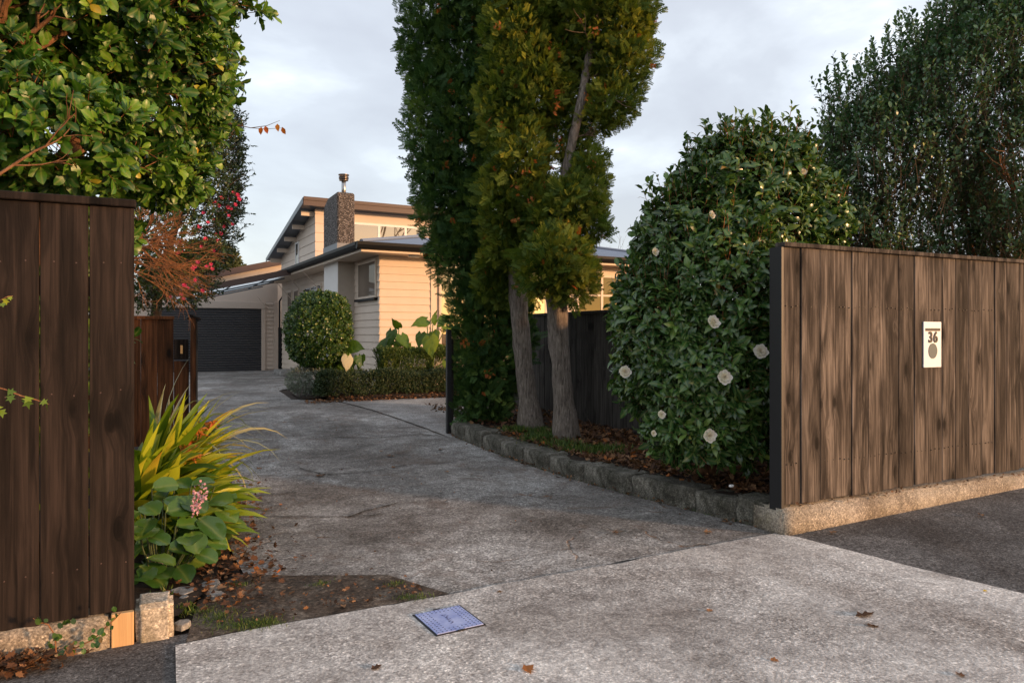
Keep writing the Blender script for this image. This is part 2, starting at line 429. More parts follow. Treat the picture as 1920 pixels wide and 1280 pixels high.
M['p_pink'] = m_leaf('deep pink petal', [(0, (.72, .03, .14)), (1, (.90, .14, .32))], .5, .25)
M['p_lilac'] = m_leaf('lilac pink petal', [(0, (.68, .28, .42)), (1, (.85, .55, .68))], .5, .25)

def m_glass(name, inside=(.22, .15, .07), refl=.55):
    t = Mt(name)
    v = t.obj(); t.col(t.ramp(t.noise(v, .8, 2), [(.35, tuple(x * .6 for x in inside)), (.65, inside)])); t.set(Roughness=.9); t.b.inputs['Specular IOR Level'].default_value = 0.0
    g = t.N('ShaderNodeBsdfGlossy'); g.inputs['Roughness'].default_value = .015; g.inputs['Color'].default_value = (.95, .93, .9, 1)
    ms = t.N('ShaderNodeMixShader'); ms.inputs[0].default_value = refl
    t.L(t.b.outputs[0], ms.inputs[1]); t.L(g.outputs[0], ms.inputs[2]); t.L(ms.outputs[0], t.out.inputs['Surface'])
    return t.m
M['glass'] = m_glass('window glass', (.13, .085, .04), .32)
M['glass_dark'] = m_glass('dark window glass', (.06, .06, .05), .30)
M['glass_olive'] = m_glass('olive window glass', (.10, .075, .02), .04)
M['glass_blind'] = m_glass('frosted window glass', (.27, .215, .17), .10)
def m_pebble():
    t = Mt('pebbledash'); v = t.obj(); d = t.voro(v, 34); c = t.voro(v, 34, 'F1', 'Color')
    cc = t.N('ShaderNodeSeparateColor'); t.L(c, cc.inputs[0])
    base = t.ramp(cc.outputs[0], [(0, (.07, .060, .055)), (.5, (.15, .125, .11)), (1, (.32, .28, .26))])
    base = t.mix(t.ramp(d, [(.3, 0), (.75, 1)]), base, (.03, .024, .02))
    t.col(base); t.set(Roughness=.8); t.bump(t.math('SUBTRACT', 1.0, d), 1.0, .02); return t.m
M['pebble'] = m_pebble()

# ================================================================ SETTING
def sheet(name, fn, xs, ys, mat, kind='structure'):
    V = [(x, y, fn(x, y)) for y in ys for x in xs]
    nx = len(xs); F = [(j * nx + i, j * nx + i + 1, (j + 1) * nx + i + 1, (j + 1) * nx + i) for j in range(len(ys) - 1) for i in range(nx - 1)]
    me = bpy.data.meshes.new(name); me.from_pydata(V, [], F); me.update()
    return tag(link_mesh(name, me, mat, smooth=True), kind=kind)
lin = lambda a, b, n: [a + (b - a) * i / (n - 1) for i in range(n)]
far = [-900, -200, -60]
sheet('ground', lambda x, y: gz(0, y) - .012 if y > 3.7 else -.012, far + lin(-30, 40, 60) + [80, 250, 900], far + lin(-30, 50, 80) + [90, 250, 900], M['earth'])
sheet('footpath', lambda x, y: gz(x, min(y, 4)) if x > 4.06 else 0.0, lin(-12, 14, 53), lin(1.2, 3.83, 8), M['asphalt'])
sheet('road', lambda x, y: -.004, [-60, 0, 60], [-8, -3, 1.2], M['asphalt'])

def poly_sheet(name, pts, mat, dz, thick=None, fn=gz, res=.35, kind='structure'):
    """a filled outline laid on the ground, subdivided so it follows it"""
    bm = bmesh.new()
    vs = [bm.verts.new((x, y, 0)) for x, y in pts]
    bm.faces.new(vs)
    xs = [p[0] for p in pts]; ys = [p[1] for p in pts]
    for axis, lo, hi in ((0, min(xs), max(xs)), (1, min(ys), max(ys))):
        k = lo + res
        while k < hi:
            co = (k, 0, 0) if axis == 0 else (0, k, 0); no = (1, 0, 0) if axis == 0 else (0, 1, 0)
            bmesh.ops.bisect_plane(bm, geom=bm.verts[:] + bm.edges[:] + bm.faces[:], plane_co=co, plane_no=no)
            k += res
    for v in bm.verts: v.co.z = fn(v.co.x, v.co.y) + dz
    bmesh.ops.recalc_face_normals(bm, faces=bm.faces[:])
    if thick:
        r = bmesh.ops.extrude_face_region(bm, geom=bm.faces[:])
        for g in r['geom']:
            if isinstance(g, bmesh.types.BMVert): g.co.z -= thick
    bmesh.ops.recalc_face_normals(bm, faces=bm.faces[:])
    for f in bm.faces:
        if not thick and f.normal.z < 0: f.normal_flip()
    me = bpy.data.meshes.new(name); bm.to_mesh(me); bm.free()
    return tag(link_mesh(name, me, mat), kind=kind)
def wob(a, b, n, amp, seed=0):
    out = []
    for i in range(n):
        t = i / n; d = mnoise.noise(Vector((t * 9 + seed, seed, 0))) * amp
        ax, ay = a; bx, by = b; L_ = math.hypot(bx - ax, by - ay)
        out.append((ax + (bx - ax) * t - (by - ay) / L_ * d, ay + (by - ay) * t + (bx - ax) / L_ * d))
    return out
flat = lambda x, y: gz(x, y) if y > 3.8 else (0 if x < 4.06 else .0)
crossing_pts = ([(.06, 1.2), (4.62, 1.2), (4.30, 2.36)] + wob((4.18, 2.9), (4.04, 3.78), 14, .012, 3) + [(3.98, 3.86)]
                + wob((3.9, 3.86), (1.3, 3.74), 26, .03, 5) + wob((1.3, 3.74), (.30, 3.72), 12, .01, 9) + [(.062, 3.685)] + wob((.06, 3.5), (.06, 1.3), 14, .006, 2))
poly_sheet('driveway_crossing', crossing_pts, M['crossing'], .010, None, fn=lambda x, y: 0)
kerb_line = [(4.02, 3.98), (3.92, 4.55), (3.80, 5.2), (3.71, 5.9), (3.64, 6.6), (3.58, 7.5), (3.55, 8.4), (3.55, 9.2)]
dpts = ([(1.28, 3.72)] + wob((1.36, 3.76), (3.95, 3.87), 24, .025, 5) + [(4.06, 3.9), (4.05, 4.0)] + [(x + .08, y) for x, y in kerb_line]
        + [(3.63, 9.35), (4.6, 10.1), (9.0, 11), (9.0, 13.6), (3.4, 13.75), (2.3, 14.6), (2.4, 17), (3.9, 20), (3.9, 27.4), (-1, 27.4), (-.2, 20), (.15, 12), (.25, 9), (.36, 7), (.42, 5.2), (.45, 4.6), (.60, 4.30)]
        + wob((.66, 4.27), (1.12, 4.16), 6, .03, 4) + wob((1.14, 4.1), (1.27, 3.78), 5, .02, 8))
poly_sheet('driveway', dpts, M['drive'], .004)
# paler parking pad beyond the diagonal joint
pp = [G(568, 738), G(650, 757), G(745, 785), G(838, 819)]
poly_sheet('parking_pad', [(p.x, p.y) for p in pp] + [(4.6, 10.2), (9, 11), (9, 13.58), (3.4, 13.7)], M['pad'], .009)
def ribbon(name, pix, w, mat, dz=.0135):
    mb = MB(); pts = [G(*p) for p in pix]; q = []
    for a, b in zip(pts[:-1], pts[1:]):
        for i in range(8): q.append(a.lerp(b, i / 8))
    q.append(pts[-1]); L_, R_ = [], []
    for i, p in enumerate(q):
        t = (q[min(i + 1, len(q) - 1)] - q[max(i - 1, 0)]).normalized(); n = Vector((-t.y, t.x, 0))
        j = mnoise.noise(p * 7) * .02; ww = w * (.5 + abs(mnoise.noise(p * 13 + Vector((5, 0, 0)))) * 1.6)
        if i in (0, len(q) - 1): ww *= .15
        c = p + n * j; c.z = gz(c.x, c.y) + dz
        L_.append(c + n * ww); R_.append(c - n * ww)
    for i in range(len(q) - 1): mb.face([R_[i], R_[i + 1], L_[i + 1], L_[i]])
    return tag(mb.build(name, mat), kind='structure')
ribbon('driveway_joint', [(425, 968), (520, 971), (650, 971), (720, 966)], .007, M['joint'])
ribbon('driveway_crack', [(360, 899), (480, 893), (590, 892), (690, 887), (745, 875), (850, 868)], .008, M['joint'])
ribbon('driveway_crack', [(560, 878), (600, 890), (640, 893)], .008, M['joint'])
ribbon('driveway_crack', [(745, 944), (680, 962), (650, 972)], .010, M['joint'])
ribbon('driveway_crack', [(440, 938), (500, 930), (560, 925)], .009, M['joint'])
ribbon('driveway_crack', [(622, 820), (700, 822), (790, 815), (850, 822)], .012, M['joint'])
ribbon('parking_pad_joint', [(568, 738), (650, 757), (745, 785), (838, 819)], .012, M['joint'])
ribbon('driveway_crack', [(360, 712), (440, 712), (520, 711)], .010, M['joint'])

# soil patch by the crossing, garden beds
poly_sheet('soil_patch', [(.10, 3.66), (.32, 3.72), (1.28, 3.755), (1.44, 3.76), (1.22, 4.22), (.7, 4.46), (.44, 4.62), (.2, 4.4)], M['soil'], .006, None, fn=lambda x, y: 0)
def bedz(x, y): return gz(x, y) + .155 * sm(.0, .30, x - 3.5 - max(0, (6 - y)) * .12) + .02 * mnoise.noise(Vector((x * 3, y * 3, 0)))
poly_sheet('garden_bed', [(x + .10, y) for x, y in kerb_line] + [(3.66, 9.35), (4.3, 10.0), (5.35, 10.7), (5.35, 4.05), (4.15, 4.02)], M['earth'], .012, None, fn=bedz, res=.2)
poly_sheet('planting_strip', [(-.6, 3.98), (.08, 4.0), (.40, 4.7), (.40, 5.2), (.34, 7), (.22, 9), (-.6, 9.4)], M['earth'], .014, None, fn=lambda x, y: gz(x, y) + .02, res=.3)
def bed2(x, y): return gz(x, y) + .10 * sm(0, .5, y - 13.6) * sm(2.4, 3.2, x) * sm(19.0, 18.0, y)
poly_sheet('house_bed', [(2.45, 14.4), (3.3, 13.75), (9, 13.6), (9, 15.75), (4.45, 15.6), (4.2, 19), (3.0, 19), (2.5, 16)], M['earth'], .016, None, fn=bed2, res=.3)

# ================================================================ FENCES, FOOTINGS
def plank(name, x0, x1, y0, y1, z0, z1, mat, parent, bev=.003):
    mb = MB(); mb.box((x0, y0, z0), (x1, y1, z1))
    return mb.build(name, mat, parent, bevel=bev)
FY = 3.83
# street fence, left (dark)
f1 = empty('street_fence', (-.11, FY, 0))
tag(f1, 'tall dark brown stained board fence left of the driveway opening', 'fence', 'fences along the street')
xb = [0, -.186, -.377, -.565, -.75, -.94, -1.13, -1.32, -1.51, -1.70, -1.89, -2.08, -2.27, -2.46, -2.65, -2.84, -3.03, -3.22]
for i in range(len(xb) - 1):
    lift = ([.155, .150, .143, .137] + [.13] * 20)[i]
    plank('board', xb[i + 1] + .0018, xb[i] - .0018, random.uniform(0, .003), .022, lift, 2.035, M['wood_dark'], f1)
plank('capping', -3.24, .006, -.022, .060, 2.036, 2.072, M['wood_dark'], f1, .004)
plank('rail', -3.22, -.02, .0235, .07, .42, .51, M['wood_dark'], f1)
plank('rail', -3.22, -.02, .0235, .07, 1.62, 1.71, M['wood_dark'], f1)
plank('post', -.095, -.005, .0235, .115, .16, 2.034, M['wood_dark'], f1)
mb = MB()
for i in range(len(xb) - 1):
    for zz in (.38, 1.18, 1.78):
        for k in (.25, .72):
            x = xb[i] + (xb[i + 1] - xb[i]) * k + random.uniform(-.012, .012); z = zz + random.uniform(-.008, .008) - .008 * i
            mb.prism([(x + .0035 * math.cos(a), -.0008, z + .0035 * math.sin(a)) for a in [j * math.pi / 3 for j in range(6)]], (0, .004, 0))
tag(mb.build('nail_heads', M['brown_fascia'], f1), kind='stuff')
# footing under it
def rough_block(name, a, b, mat, parent=None, amp=.008, cuts=10, seed=0, bev=.012):
    bm = bmesh.new(); bmesh.ops.create_cube(bm, size=1)
    sx, sy, sz = (b[0] - a[0]), (b[1] - a[1]), (b[2] - a[2])
    for v in bm.verts: v.co = Vector((a[0] + (v.co.x + .5) * sx, a[1] + (v.co.y + .5) * sy, a[2] + (v.co.z + .5) * sz))
    bmesh.ops.bevel(bm, geom=bm.edges[:], offset=bev, segments=2, affect='EDGES')
    mx = max(sx, sy, sz); 
    for ax, L_ in ((0, sx), (1, sy), (2, sz)):
        n = max(2, int(L_ / mx * cuts * max(1, mx / .5)));
        for i in range(1, n):
            co = [0, 0, 0]; co[ax] = a[ax] + L_ * i / n; no = [0, 0, 0]; no[ax] = 1
            bmesh.ops.bisect_plane(bm, geom=bm.verts[:] + bm.edges[:] + bm.faces[:], plane_co=co, plane_no=no)
    for v in bm.verts:
        q = v.co * 9 + Vector((seed, seed * 2, 0)); d = mnoise.noise_vector(q) * amp + mnoise.noise_vector(q * 3.3) * amp * .4
        v.co += d
    me = bpy.data.meshes.new(name); bm.to_mesh(me); bm.free()
    return link_mesh(name, me, mat, parent, True)
f = rough_block('fence_footing', (-3.4, 3.80, -.06), (-.21, 3.98, .145), M['footing'], amp=.012, seed=3)
tag(f, 'low rough concrete footing under the dark left fence', 'footing')
f = plank('timber_block', -.205, -.112, 3.805, 3.84, -.01, .152, M['wood_pale'], None)
tag(f, 'raw pale pine block under the end of the dark left fence', 'timber block')
f = rough_block('footing_block', (-.105, 3.80, -.06), (.055, 3.98, .175), M['footing'], amp=.010, seed=8, bev=.018)
tag(f, 'squat weathered concrete block at the foot of the dark left fence, beside the soil patch', 'concrete block')
# street fence, right (brown)
f2 = empty('street_fence', (4.035, FY, 0))
tag(f2, 'tall weathered brown board fence right of the driveway carrying a white number plate', 'fence', 'fences along the street')
rpix = [0, .172, .364, .535, .711, .890, 1.063, 1.25, 1.435, 1.61, 1.79, 1.965, 2.14, 2.325, 2.50, 2.67, 2.86, 3.04, 3.22, 3.40, 3.58, 3.76, 3.94, 4.12, 4.30, 4.48, 4.66, 4.84, 5.02]
for i in range(len(rpix) - 1):
    zb = .205 + random.uniform(-.006, .006) + .002 * i
    plank('board', rpix[i] + random.choice((.001, .0015, .004)), rpix[i + 1] - random.choice((.001, .002, .005)), random.uniform(0, .009), .024, zb, 2.07, M['wood_brown'], f2)
plank('capping', -.012, 5.03, -.020, .075, 2.071, 2.103, M['wood_brown'], f2, .004)
plank('rail', .02, 5.0, .026, .07, .45, .54, M['wood_gray'], f2)
plank('rail', .02, 5.0, .026, .07, 1.60, 1.69, M['wood_gray'], f2)
pst = plank('end_post', -.030, -.003, -.004, .11, .15, 2.069, M['black'], f2)
plank('post', .0, .09, .0265, .12, .17, 2.069, M['black'], f2)
mb = MB()
for i in range(len(rpix) - 1):
    for zz in (.50, 1.645):
        for k in (.22, .5, .78):
            x = rpix[i] + (rpix[i + 1] - rpix[i]) * k + random.uniform(-.012, .012); z = zz + random.uniform(-.008, .008)
            mb.prism([(x + .0042 * math.cos(a), -.0012, z + .0042 * math.sin(a)) for a in [j * math.pi / 3 for j in range(6)]], (0, .008, 0))
tag(mb.build('nail_heads', M['black'], f2), kind='stuff')
f = rough_block('fence_footing', (3.985, 3.79, -.05), (9.2, 4.09, .185), M['footing'], amp=.007, cuts=4, seed=21, bev=.018)
tag(f, 'long sunlit concrete footing under the brown fence with the number plate', 'footing')

# number plate on the right fence (a letterbox front)
pl = empty('letterbox_plate', (5.675, FY, 1.169))
tag(pl, 'white letterbox plate reading 36 on the weathered brown fence', 'letterbox plate')
MW, MH = .222, .372
mb = MB(); mb.box((-MW / 2, -.012, 0), (MW / 2, -.002, MH)); mb.build('plate', m_plain('off white plate', (.80, .82, .86), .45), pl, bevel=.002)
m_slot = m_plain('dark slot flap', (.030, .028, .027), .6)
m_grey = m_plain('grey round cover', (.085, .115, .125), .6)
mb = MB(); mb.box((-.092, -.016, MH - .075), (.092, -.0125, MH - .053)); mb.build('slot', m_slot, pl)
mb = MB(); mb.prism([(.055 * math.cos(a), -.0125, .134 + .062 * math.sin(a)) for a in [i * math.pi / 20 for i in range(40)]], (0, -.003, 0)); mb.build('round_cover', m_grey, pl)
def text_part(body, name, size, loc, rot, mat, parent, ext=.002, sx=1.0):
    cu = bpy.data.curves.new(name, 'FONT'); cu.body = body; cu.size = size; cu.align_x = 'CENTER'; cu.align_y = 'CENTER'; cu.extrude = ext; cu.offset = size * .022; cu.space_character = 1.15
    to = bpy.data.objects.new(name + '_tmp', cu); COL.objects.link(to)
    bpy.context.view_layer.update()
    dg = bpy.context.evaluated_depsgraph_get(); me = bpy.data.meshes.new_from_object(to.evaluated_get(dg))
    bpy.data.objects.remove(to)
    o = bpy.data.objects.new(name, me); COL.objects.link(o); me.materials.clear(); me.materials.append(mat)
    o.location = loc; o.rotation_euler = rot; o.scale = (sx, 1, 1); o.parent = parent
    return o
text_part('36', 'digits', .122, (0, -.0155, .242), (R(90), 0, 0), m_slot, pl, .003, .90)

# grey inner fence beside the trees, along the right of the bed
f3 = empty('boundary_fence', (5.35, 4.2, 0))
tag(f3, 'dark grey weathered board fence behind the tree trunks', 'fence')
y = 0.0
while y < 6.9:
    w = random.uniform(.145, .17)
    plank('board', -.012 + random.uniform(-.003, .003), .012, y + .002, y + w - .002, .10, 1.715, M['wood_gray'], f3, .002)
    y += w
plank('capping', -.045, .05, -.02, y, 1.716, 1.755, M['wood_gray'], f3)
plank('rail', .0135, .06, 0, y, 1.35, 1.44, M['wood_gray'], f3)

# gate leaf, right, standing open beside the cypress
g1 = empty('driveway_gate', (3.56, 9.32, gz(3.56, 9.3)), 0)
tag(g1, 'open black framed timber gate seen end on beside the dark cypress', 'gate')
mb = MB(); mb.box((-.045, -.06, .01), (.02, 0.0, 1.43)); mb.build('frame_post', M['black'], g1, bevel=.003)
for zh in (.08, .62):
    mb = MB(); mb.box((.0215, -.05, zh), (.05, .0, zh + .05)); mb.build('hinge', M['black'], g1)
for i in range(5):
    plank('board', .024 + i * .052, .073 + i * .052, .002 + i * .14, .022 + i * .14, .12, 1.30, M['wood_red'] if 0 else M['wood_gray'], g1)
# left gate leaf and side panel
base = gz(.3, 10)
g2 = empty('driveway_gate', (.36, 9.5, base))
tag(g2, 'open timber gate leaf with sloping cap seen end on left of the garage door', 'gate')
mb = MB(); mb.box((-.04, -.045, .02), (.02, .045, 1.55)); mb.build('end_post', M['wood_red'], g2, bevel=.003)
for i in range(8):
    plank('board', .023, .042, -.04 + i * .15, .106 + i * .15, .05, 1.50, M['wood_gray'], g2)
mb = MB(); mb.prism([(-.05, -.06, 1.553), (.075, -.06, 1.51), (.075, -.06, 1.535), (-.05, -.06, 1.585)], (0, 1.3, 0)); mb.build('capping', M['wood_dark'], g2)
f4 = empty('side_fence_panel', (-.02, 9.6, base))
tag(f4, 'low red brown board fence panel below the pink flowering shrub', 'fence')
for i in range(7):
    plank('board',   .16 - (i + 1) * .175 + .0008, .16 - i * .175 - .0008, 0, .02, .02, 1.52, M['wood_red'], f4)
plank('capping', -1.08, .17, -.03, .05, 1.521, 1.56, M['wood_red'], f4)
plank('gap_board', .165, .33, .024, .045, .02, 1.02, M['wood_red'], f4)
plank('gap_rail', .165, .325, .0, .022, 1.04, 1.28, M['wood_dark'], f4)
mb = MB(); mb.box((.235, -.012, 1.11), (.26, -.002, 1.21)); mb.tube([(.2475, -.03, 1.16), (.2475, -.012, 1.16)], .012, 8); mb.build('latch', m_plain('brass latch', (.55, .36, .18), .35, .8), f4)

# ================================================================ KERB STONES
def arc_pts(line, step):
    out = [Vector((*line[0], 0))]; acc = 0
    segs = [(Vector((*a, 0)), Vector((*b, 0))) for a, b in zip(line[:-1], line[1:])]
    tot = sum((b - a).length for a, b in segs)
    def at(s):
        for a, b in segs:
            l = (b - a).length
            if s <= l: return a.lerp(b, s / l)
            s -= l
        return segs[-1][1]
    return at, tot
at_k, tot = arc_pts(kerb_line, .1)
names = ['short near end kerb stone beside the footing of the brown fence', 'cracked kerb stone under the white flowering bush, second from the brown fence',
         'long mossy kerb stone under the white flowering bush, third from the brown fence', 'long kerb stone in front of the leaf heap, fourth from the brown fence',
         'kerb stone in front of the leaf heap, fifth from the brown fence', 'kerb stone just before the right hand trunk, sixth from the brown fence',
         'kerb stone between the two bare trunks, seventh from the brown fence', 'kerb stone beside the left hand trunk, eighth from the brown fence',
         'kerb stone under the dark cypress, ninth from the brown fence', 'last kerb stone next to the black gate post']
lens = [.24, .36, .64, .62, .52, .46, .48, .44, .50, .46]
sc = tot / sum(lens); s0 = 0
for i, l in enumerate(lens):
    l *= sc; a = at_k(s0 + .003); b = at_k(s0 + l - .003); s0 += l
    c = (a + b) / 2; d = b - a; L_ = d.length; hgt = .19 + random.uniform(-.022, .016)
    o = rough_block('kerb_stone', (-.015, -L_ / 2, -.04), (.27, L_ / 2, hgt), M['stone'], amp=.015, cuts=12, seed=i * 7.3 + 1, bev=.014)
    o.location = (c.x, c.y, gz(c.x, c.y)); o.rotation_euler = (0, 0, math.atan2(d.y, d.x) - math.pi / 2 + random.uniform(-.015, .015))
    tag(o, names[i], 'kerb stone', 'kerb stones edging the garden bed')

# broken slabs and stones by the soil patch, left
slabs = [((345, 1118), .15, .10, 'flat cracked concrete piece beside the footing block'), ((395, 1105), .12, .09, 'small flat broken slab behind the soil patch'),
         ((405, 1124), .12, .07, 'pale slab fragment at the left edge of the soil patch'), ((345, 1130), .06, .035, 'small brown stone next to the squat block'),
         ((343, 1180), .10, .05, 'pale stone wedged between block and crossing'), ((300, 1085), .13, .09, 'upright broken slab behind the squat block')]
for i, ((px, py), sx, sy, lab) in enumerate(slabs):
    p = G(px, py)
    bm = bmesh.new(); n = 7
    ring = [Vector((sx / 2 * math.cos(k * 2 * math.pi / n + .3) * random.uniform(.8, 1.1), sy / 2 * 2 * math.sin(k * 2 * math.pi / n + .3) * random.uniform(.8, 1.1) * .8, 0)) for k in range(n)]
    hh = .03 if i < 5 else .12
    lo = [bm.verts.new(v) for v in ring]; hi = [bm.verts.new(v * .93 + Vector((0, 0, hh + random.uniform(-.004, .004)))) for v in ring]
    bm.faces.new(hi); bm.faces.new(lo[::-1])
    for k in range(n): bm.faces.new((lo[k], lo[(k + 1) % n], hi[(k + 1) % n], hi[k]))
    bmesh.ops.bevel(bm, geom=bm.edges[:], offset=.004, segments=1, affect='EDGES')
    me = bpy.data.meshes.new('broken_slab'); bm.to_mesh(me); bm.free()
    o = link_mesh('broken_slab', me, M['rubble']); o.location = (p.x, p.y, .008); o.rotation_euler = (0, 0, random.uniform(0, 3))
    tag(o, lab, 'broken slab', 'broken concrete by the soil patch')

# ================================================================ UTILITY COVER
q = [G(770, 1155), G(822, 1196), G(914, 1175), G(860, 1140)]
cc = sum(q, Vector()) / 4
cov = empty('utility_cover', (cc.x, cc.y, .0115), math.atan2(q[2].y - q[1].y, q[2].x - q[1].x))
tag(cov, 'square pale blue utility cover with dark rim set in the concrete', 'utility cover')
m_blue = Mt('worn blue cover paint'); vv = m_blue.obj()
m_blue.col(m_blue.mix(m_blue.ramp(m_blue.noise(vv, 9, 5, .65), [(.35, 0), (.65, 1)]), (.25, .31, .60), (.46, .52, .78))); m_blue.set(Roughness=.5); m_blue = m_blue.m
hw, hd = .135, .150
mb = MB(); mb.box((-hw, -hd, -.006), (hw, hd, .001)); mb.build('rim', M['black'], cov)
mb = MB(); mb.box((-hw + .010, -hd + .010, .0012), (hw - .010, hd - .010, .005)); mb.build('lid', m_blue, cov, bevel=.001)
mb = MB()
m_bluedk = m_plain('dark blue recess', (.05, .06, .16), .6)
for i in range(11):
    for j in range(12):
        x = -hw + .022 + i * (2 * hw - .044) / 10; y = -hd + .022 + j * (2 * hd - .044) / 11
        if abs(x) < .055 and abs(y) < .09: continue
        a = 0 if (i + j) % 2 else 1
        dx, dy = (.0045, .0018) if a else (.0018, .0045)
        mb.box((x - dx, y - dy, .0052), (x + dx, y + dy, .0064))
mb.build('tread_studs', m_bluedk, cov)
mb = MB()
for k in range(7):   # worn raised lettering, no longer readable
    y = -.055 + k * .018
    for t in range(3):
        x = random.uniform(-.012, .012); mb.box((x - .006, y - .0012 + t * .004, .0052), (x + .004, y + .0012 + t * .004, .0062))
mb.build('worn_lettering', m_bluedk, cov)
mb = MB(); mb.box((-.018, -hd - .004, .0015), (.018, -hd + .006, .0058)); mb.box((-.018, hd - .006, .0015), (.018, hd + .004, .0058)); mb.build('lifting_slot', M['black'], cov)

# ================================================================ HOUSE
H0 = P(712, 624, 16.0)
HB = gz(4, 15)
house = empty('house', (H0.x, H0.y, 0), R(2.8))
tag(house, 'cream weatherboard house with black gutters and pebbledash chimney', 'house')
WT = 3.17; WB = .24
def clad(mb, axis, s0, s1, z0, z1, plane, expo=.168, out=-1, depth=.022):
    """lapped boards; axis 'u': wall along u facing -v at v=plane; axis 'v': wall along v facing -u at u=plane"""
    k = math.floor((z0 - WB) / expo + 1e-6)
    while WB + k * expo < z1 - 1e-4:
        a = max(z0, WB + k * expo); b = min(z1, WB + (k + 1) * expo)
        fa = (a - (WB + k * expo)) / expo; fb = (b - (WB + k * expo)) / expo
        da = depth * (1 - fa) + .006; db = depth * (1 - fb) + .006
        w = (random.random() - .5) * .0015; da += w; db += w
        def pt(s, z, d): return (s, plane - d, z) if axis == 'u' else (plane - d, s, z)
        q = [pt(s0, a, da), pt(s1, a, da), pt(s1, b, db), pt(s0, b, db)]
        mb.face(q if axis == 'u' else q[::-1])
        q = [pt(s0, a, .004), pt(s1, a, .004), pt(s1, a, da), pt(s0, a, da)]
        mb.face(q if axis == 'u' else q[::-1])
        mb.face([pt(s0, a, .004), pt(s0, a, da), pt(s0, b, db), pt(s0, b, .004)])
        mb.face([pt(s1, a, .004), pt(s1, b, .004), pt(s1, b, db), pt(s1, a, da)])
        k += 1
DV = 10.64
mb = MB(); mb.box((0, 0, .1), (9.0, DV, WT)); mb.build('wall_core', M['cream'], house)
mb = MB(); clad(mb, 'u', .0, 1.20, WB, WT, 0); clad(mb, 'u', 4.4, 5.12, WB, WT, 0); clad(mb, 'u', 1.32, 5.12, WB, .95, 0); clad(mb, 'u', 7.4, 9.0, WB, WT, 0); clad(mb, 'u', 5.12, 7.4, WB, 1.6, 0)
mb.build('front_wall', M['cream'], house)
def px_v(px, u=0.0):  # distance along side wall for a pixel column
    xc = (px - 960) / FPX; a = (xc * CS + SN); b = (-xc * SN + CS)
    th = R(2.8); # point = H0 + v*(-sin, cos)
    return ((H0.x + u * math.cos(th)) * b - (H0.y + u * math.sin(th)) * a) / (a * math.cos(th) + b * math.sin(th))
vch0, vch1 = px_v(634, -.42), px_v(608, -.42)
mb = MB()
vw0, vw1 = px_v(708), px_v(673)       # small window
clad(mb, 'v', -.02, vw0, WB, WT, 0); clad(mb, 'v', vw0, vw1, WB, 2.2, 0); clad(mb, 'v', vw1, DV, WB, WT, 0)
mb.build('side_wall', M['cream'], house)
mb = MB(); mb.box((-.03, -.031, WB - .02), (.0, .0, WT)); 
mb = MB(); mb.box((1.202, -.04, WB), (1.318, -.001, WT)); mb.build('corner_board', M['cream2'], house)
mb = MB(); mb.box((.02, .02, -.1), (9, DV - .02, .098)); mb.build('foundation', M['stone'], house)
# windows
def window_u(u0, u1, z0, z1, v, mull=(), trans=(), glass='glass', fr='cream2', fw=.06, parent=house, sill=True, nm='window'):
    w = MB(); d = .05
    w.box((u0, v - d, z0), (u0 + fw, v - .001, z1)); w.box((u1 - fw, v - d, z0), (u1, v - .001, z1))
    w.box((u0 + fw, v - d, z1 - fw), (u1 - fw, v - .001, z1)); w.box((u0 + fw, v - d, z0), (u1 - fw, v - .001, z0 + fw))
    for m_ in mull: w.box((m_ - fw * .6, v - d - .003, z0 + fw), (m_ + fw * .6, v - .001, z1 - fw))
    for t_, a, b in trans: w.box((a, v - d + .006, t_ - .025), (b, v - .001, t_ + .025))
    o = w.build(nm, M[fr], parent, bevel=.004)
    g = MB(); g.box((u0 + fw * .9, v - .040, z0 + fw * .9), (u1 - fw * .9, v - .034, z1 - fw * .9)); g.build('pane', M[glass], o)
    if sill:
        s_ = MB(); s_.box((u0 - .05, v - .10, z0 - .05), (u1 + .05, v - .002, z0 - .002)); s_.build('sill', M[fr], o)
    return o
def window_v(v0, v1, z0, z1, u, glass='glass_dark', fr='cream2', fw=.055, mull=(), parent=house, sill=True, sm_='gutter'):
    w = MB(); d = .05
    w.box((u - d, v0, z0), (u - .001, v0 + fw, z1)); w.box((u - d, v1 - fw, z0), (u - .001, v1, z1))
    w.box((u - d, v0 + fw, z1 - fw), (u - .001, v1 - fw, z1)); w.box((u - d, v0 + fw, z0), (u - .001, v1 - fw, z0 + fw))
    for m_ in mull: w.box((u - d - .003, m_ - fw * .6, z0 + fw), (u - .001, m_ + fw * .6, z1 - fw))
    o = w.build('window', M[fr], parent, bevel=.004)
    g = MB(); g.box((u - .040, v0 + fw * .9, z0 + fw * .9), (u - .034, v1 - fw * .9, z1 - fw * .9)); g.build('pane', M[glass], o)
    if sill:
        s_ = MB(); s_.box((u - .11, v0 - .05, z0 - .055), (u - .002, v1 + .05, z0 - .002)); s_.build('sill', M[sm_], o)
    return o
window_u(1.40, 4.3, .98, WT - .05, 0, mull=(2.35, 3.3), trans=((2.6, 2.4, 3.26),), glass='glass')
window_u(5.2, 7.35, 1.62, 2.95, 0, mull=(5.98, 6.7), trans=((2.42, 5.26, 5.94), (2.42, 6.02, 6.66), (2.42, 6.74, 7.29)), glass='glass_olive')
mb = MB(); mb.box((1.32, -.045, WT - .048), (9, -.001, WT)); mb.build('frieze', M['cream2'], house)
window_v(vw0, vw1 - .02, 2.24, WT - .06, 0, glass='glass_blind')
mu = [px_v(597), px_v(585)]
window_v(px_v(606) + .1, px_v(573), 1.75, 2.85, 0, mull=mu)
window_v(px_v(562), px_v(553), 1.3, 2.85, 0)
window_v(px_v(549), px_v(541), 1.3, 2.85, 0)
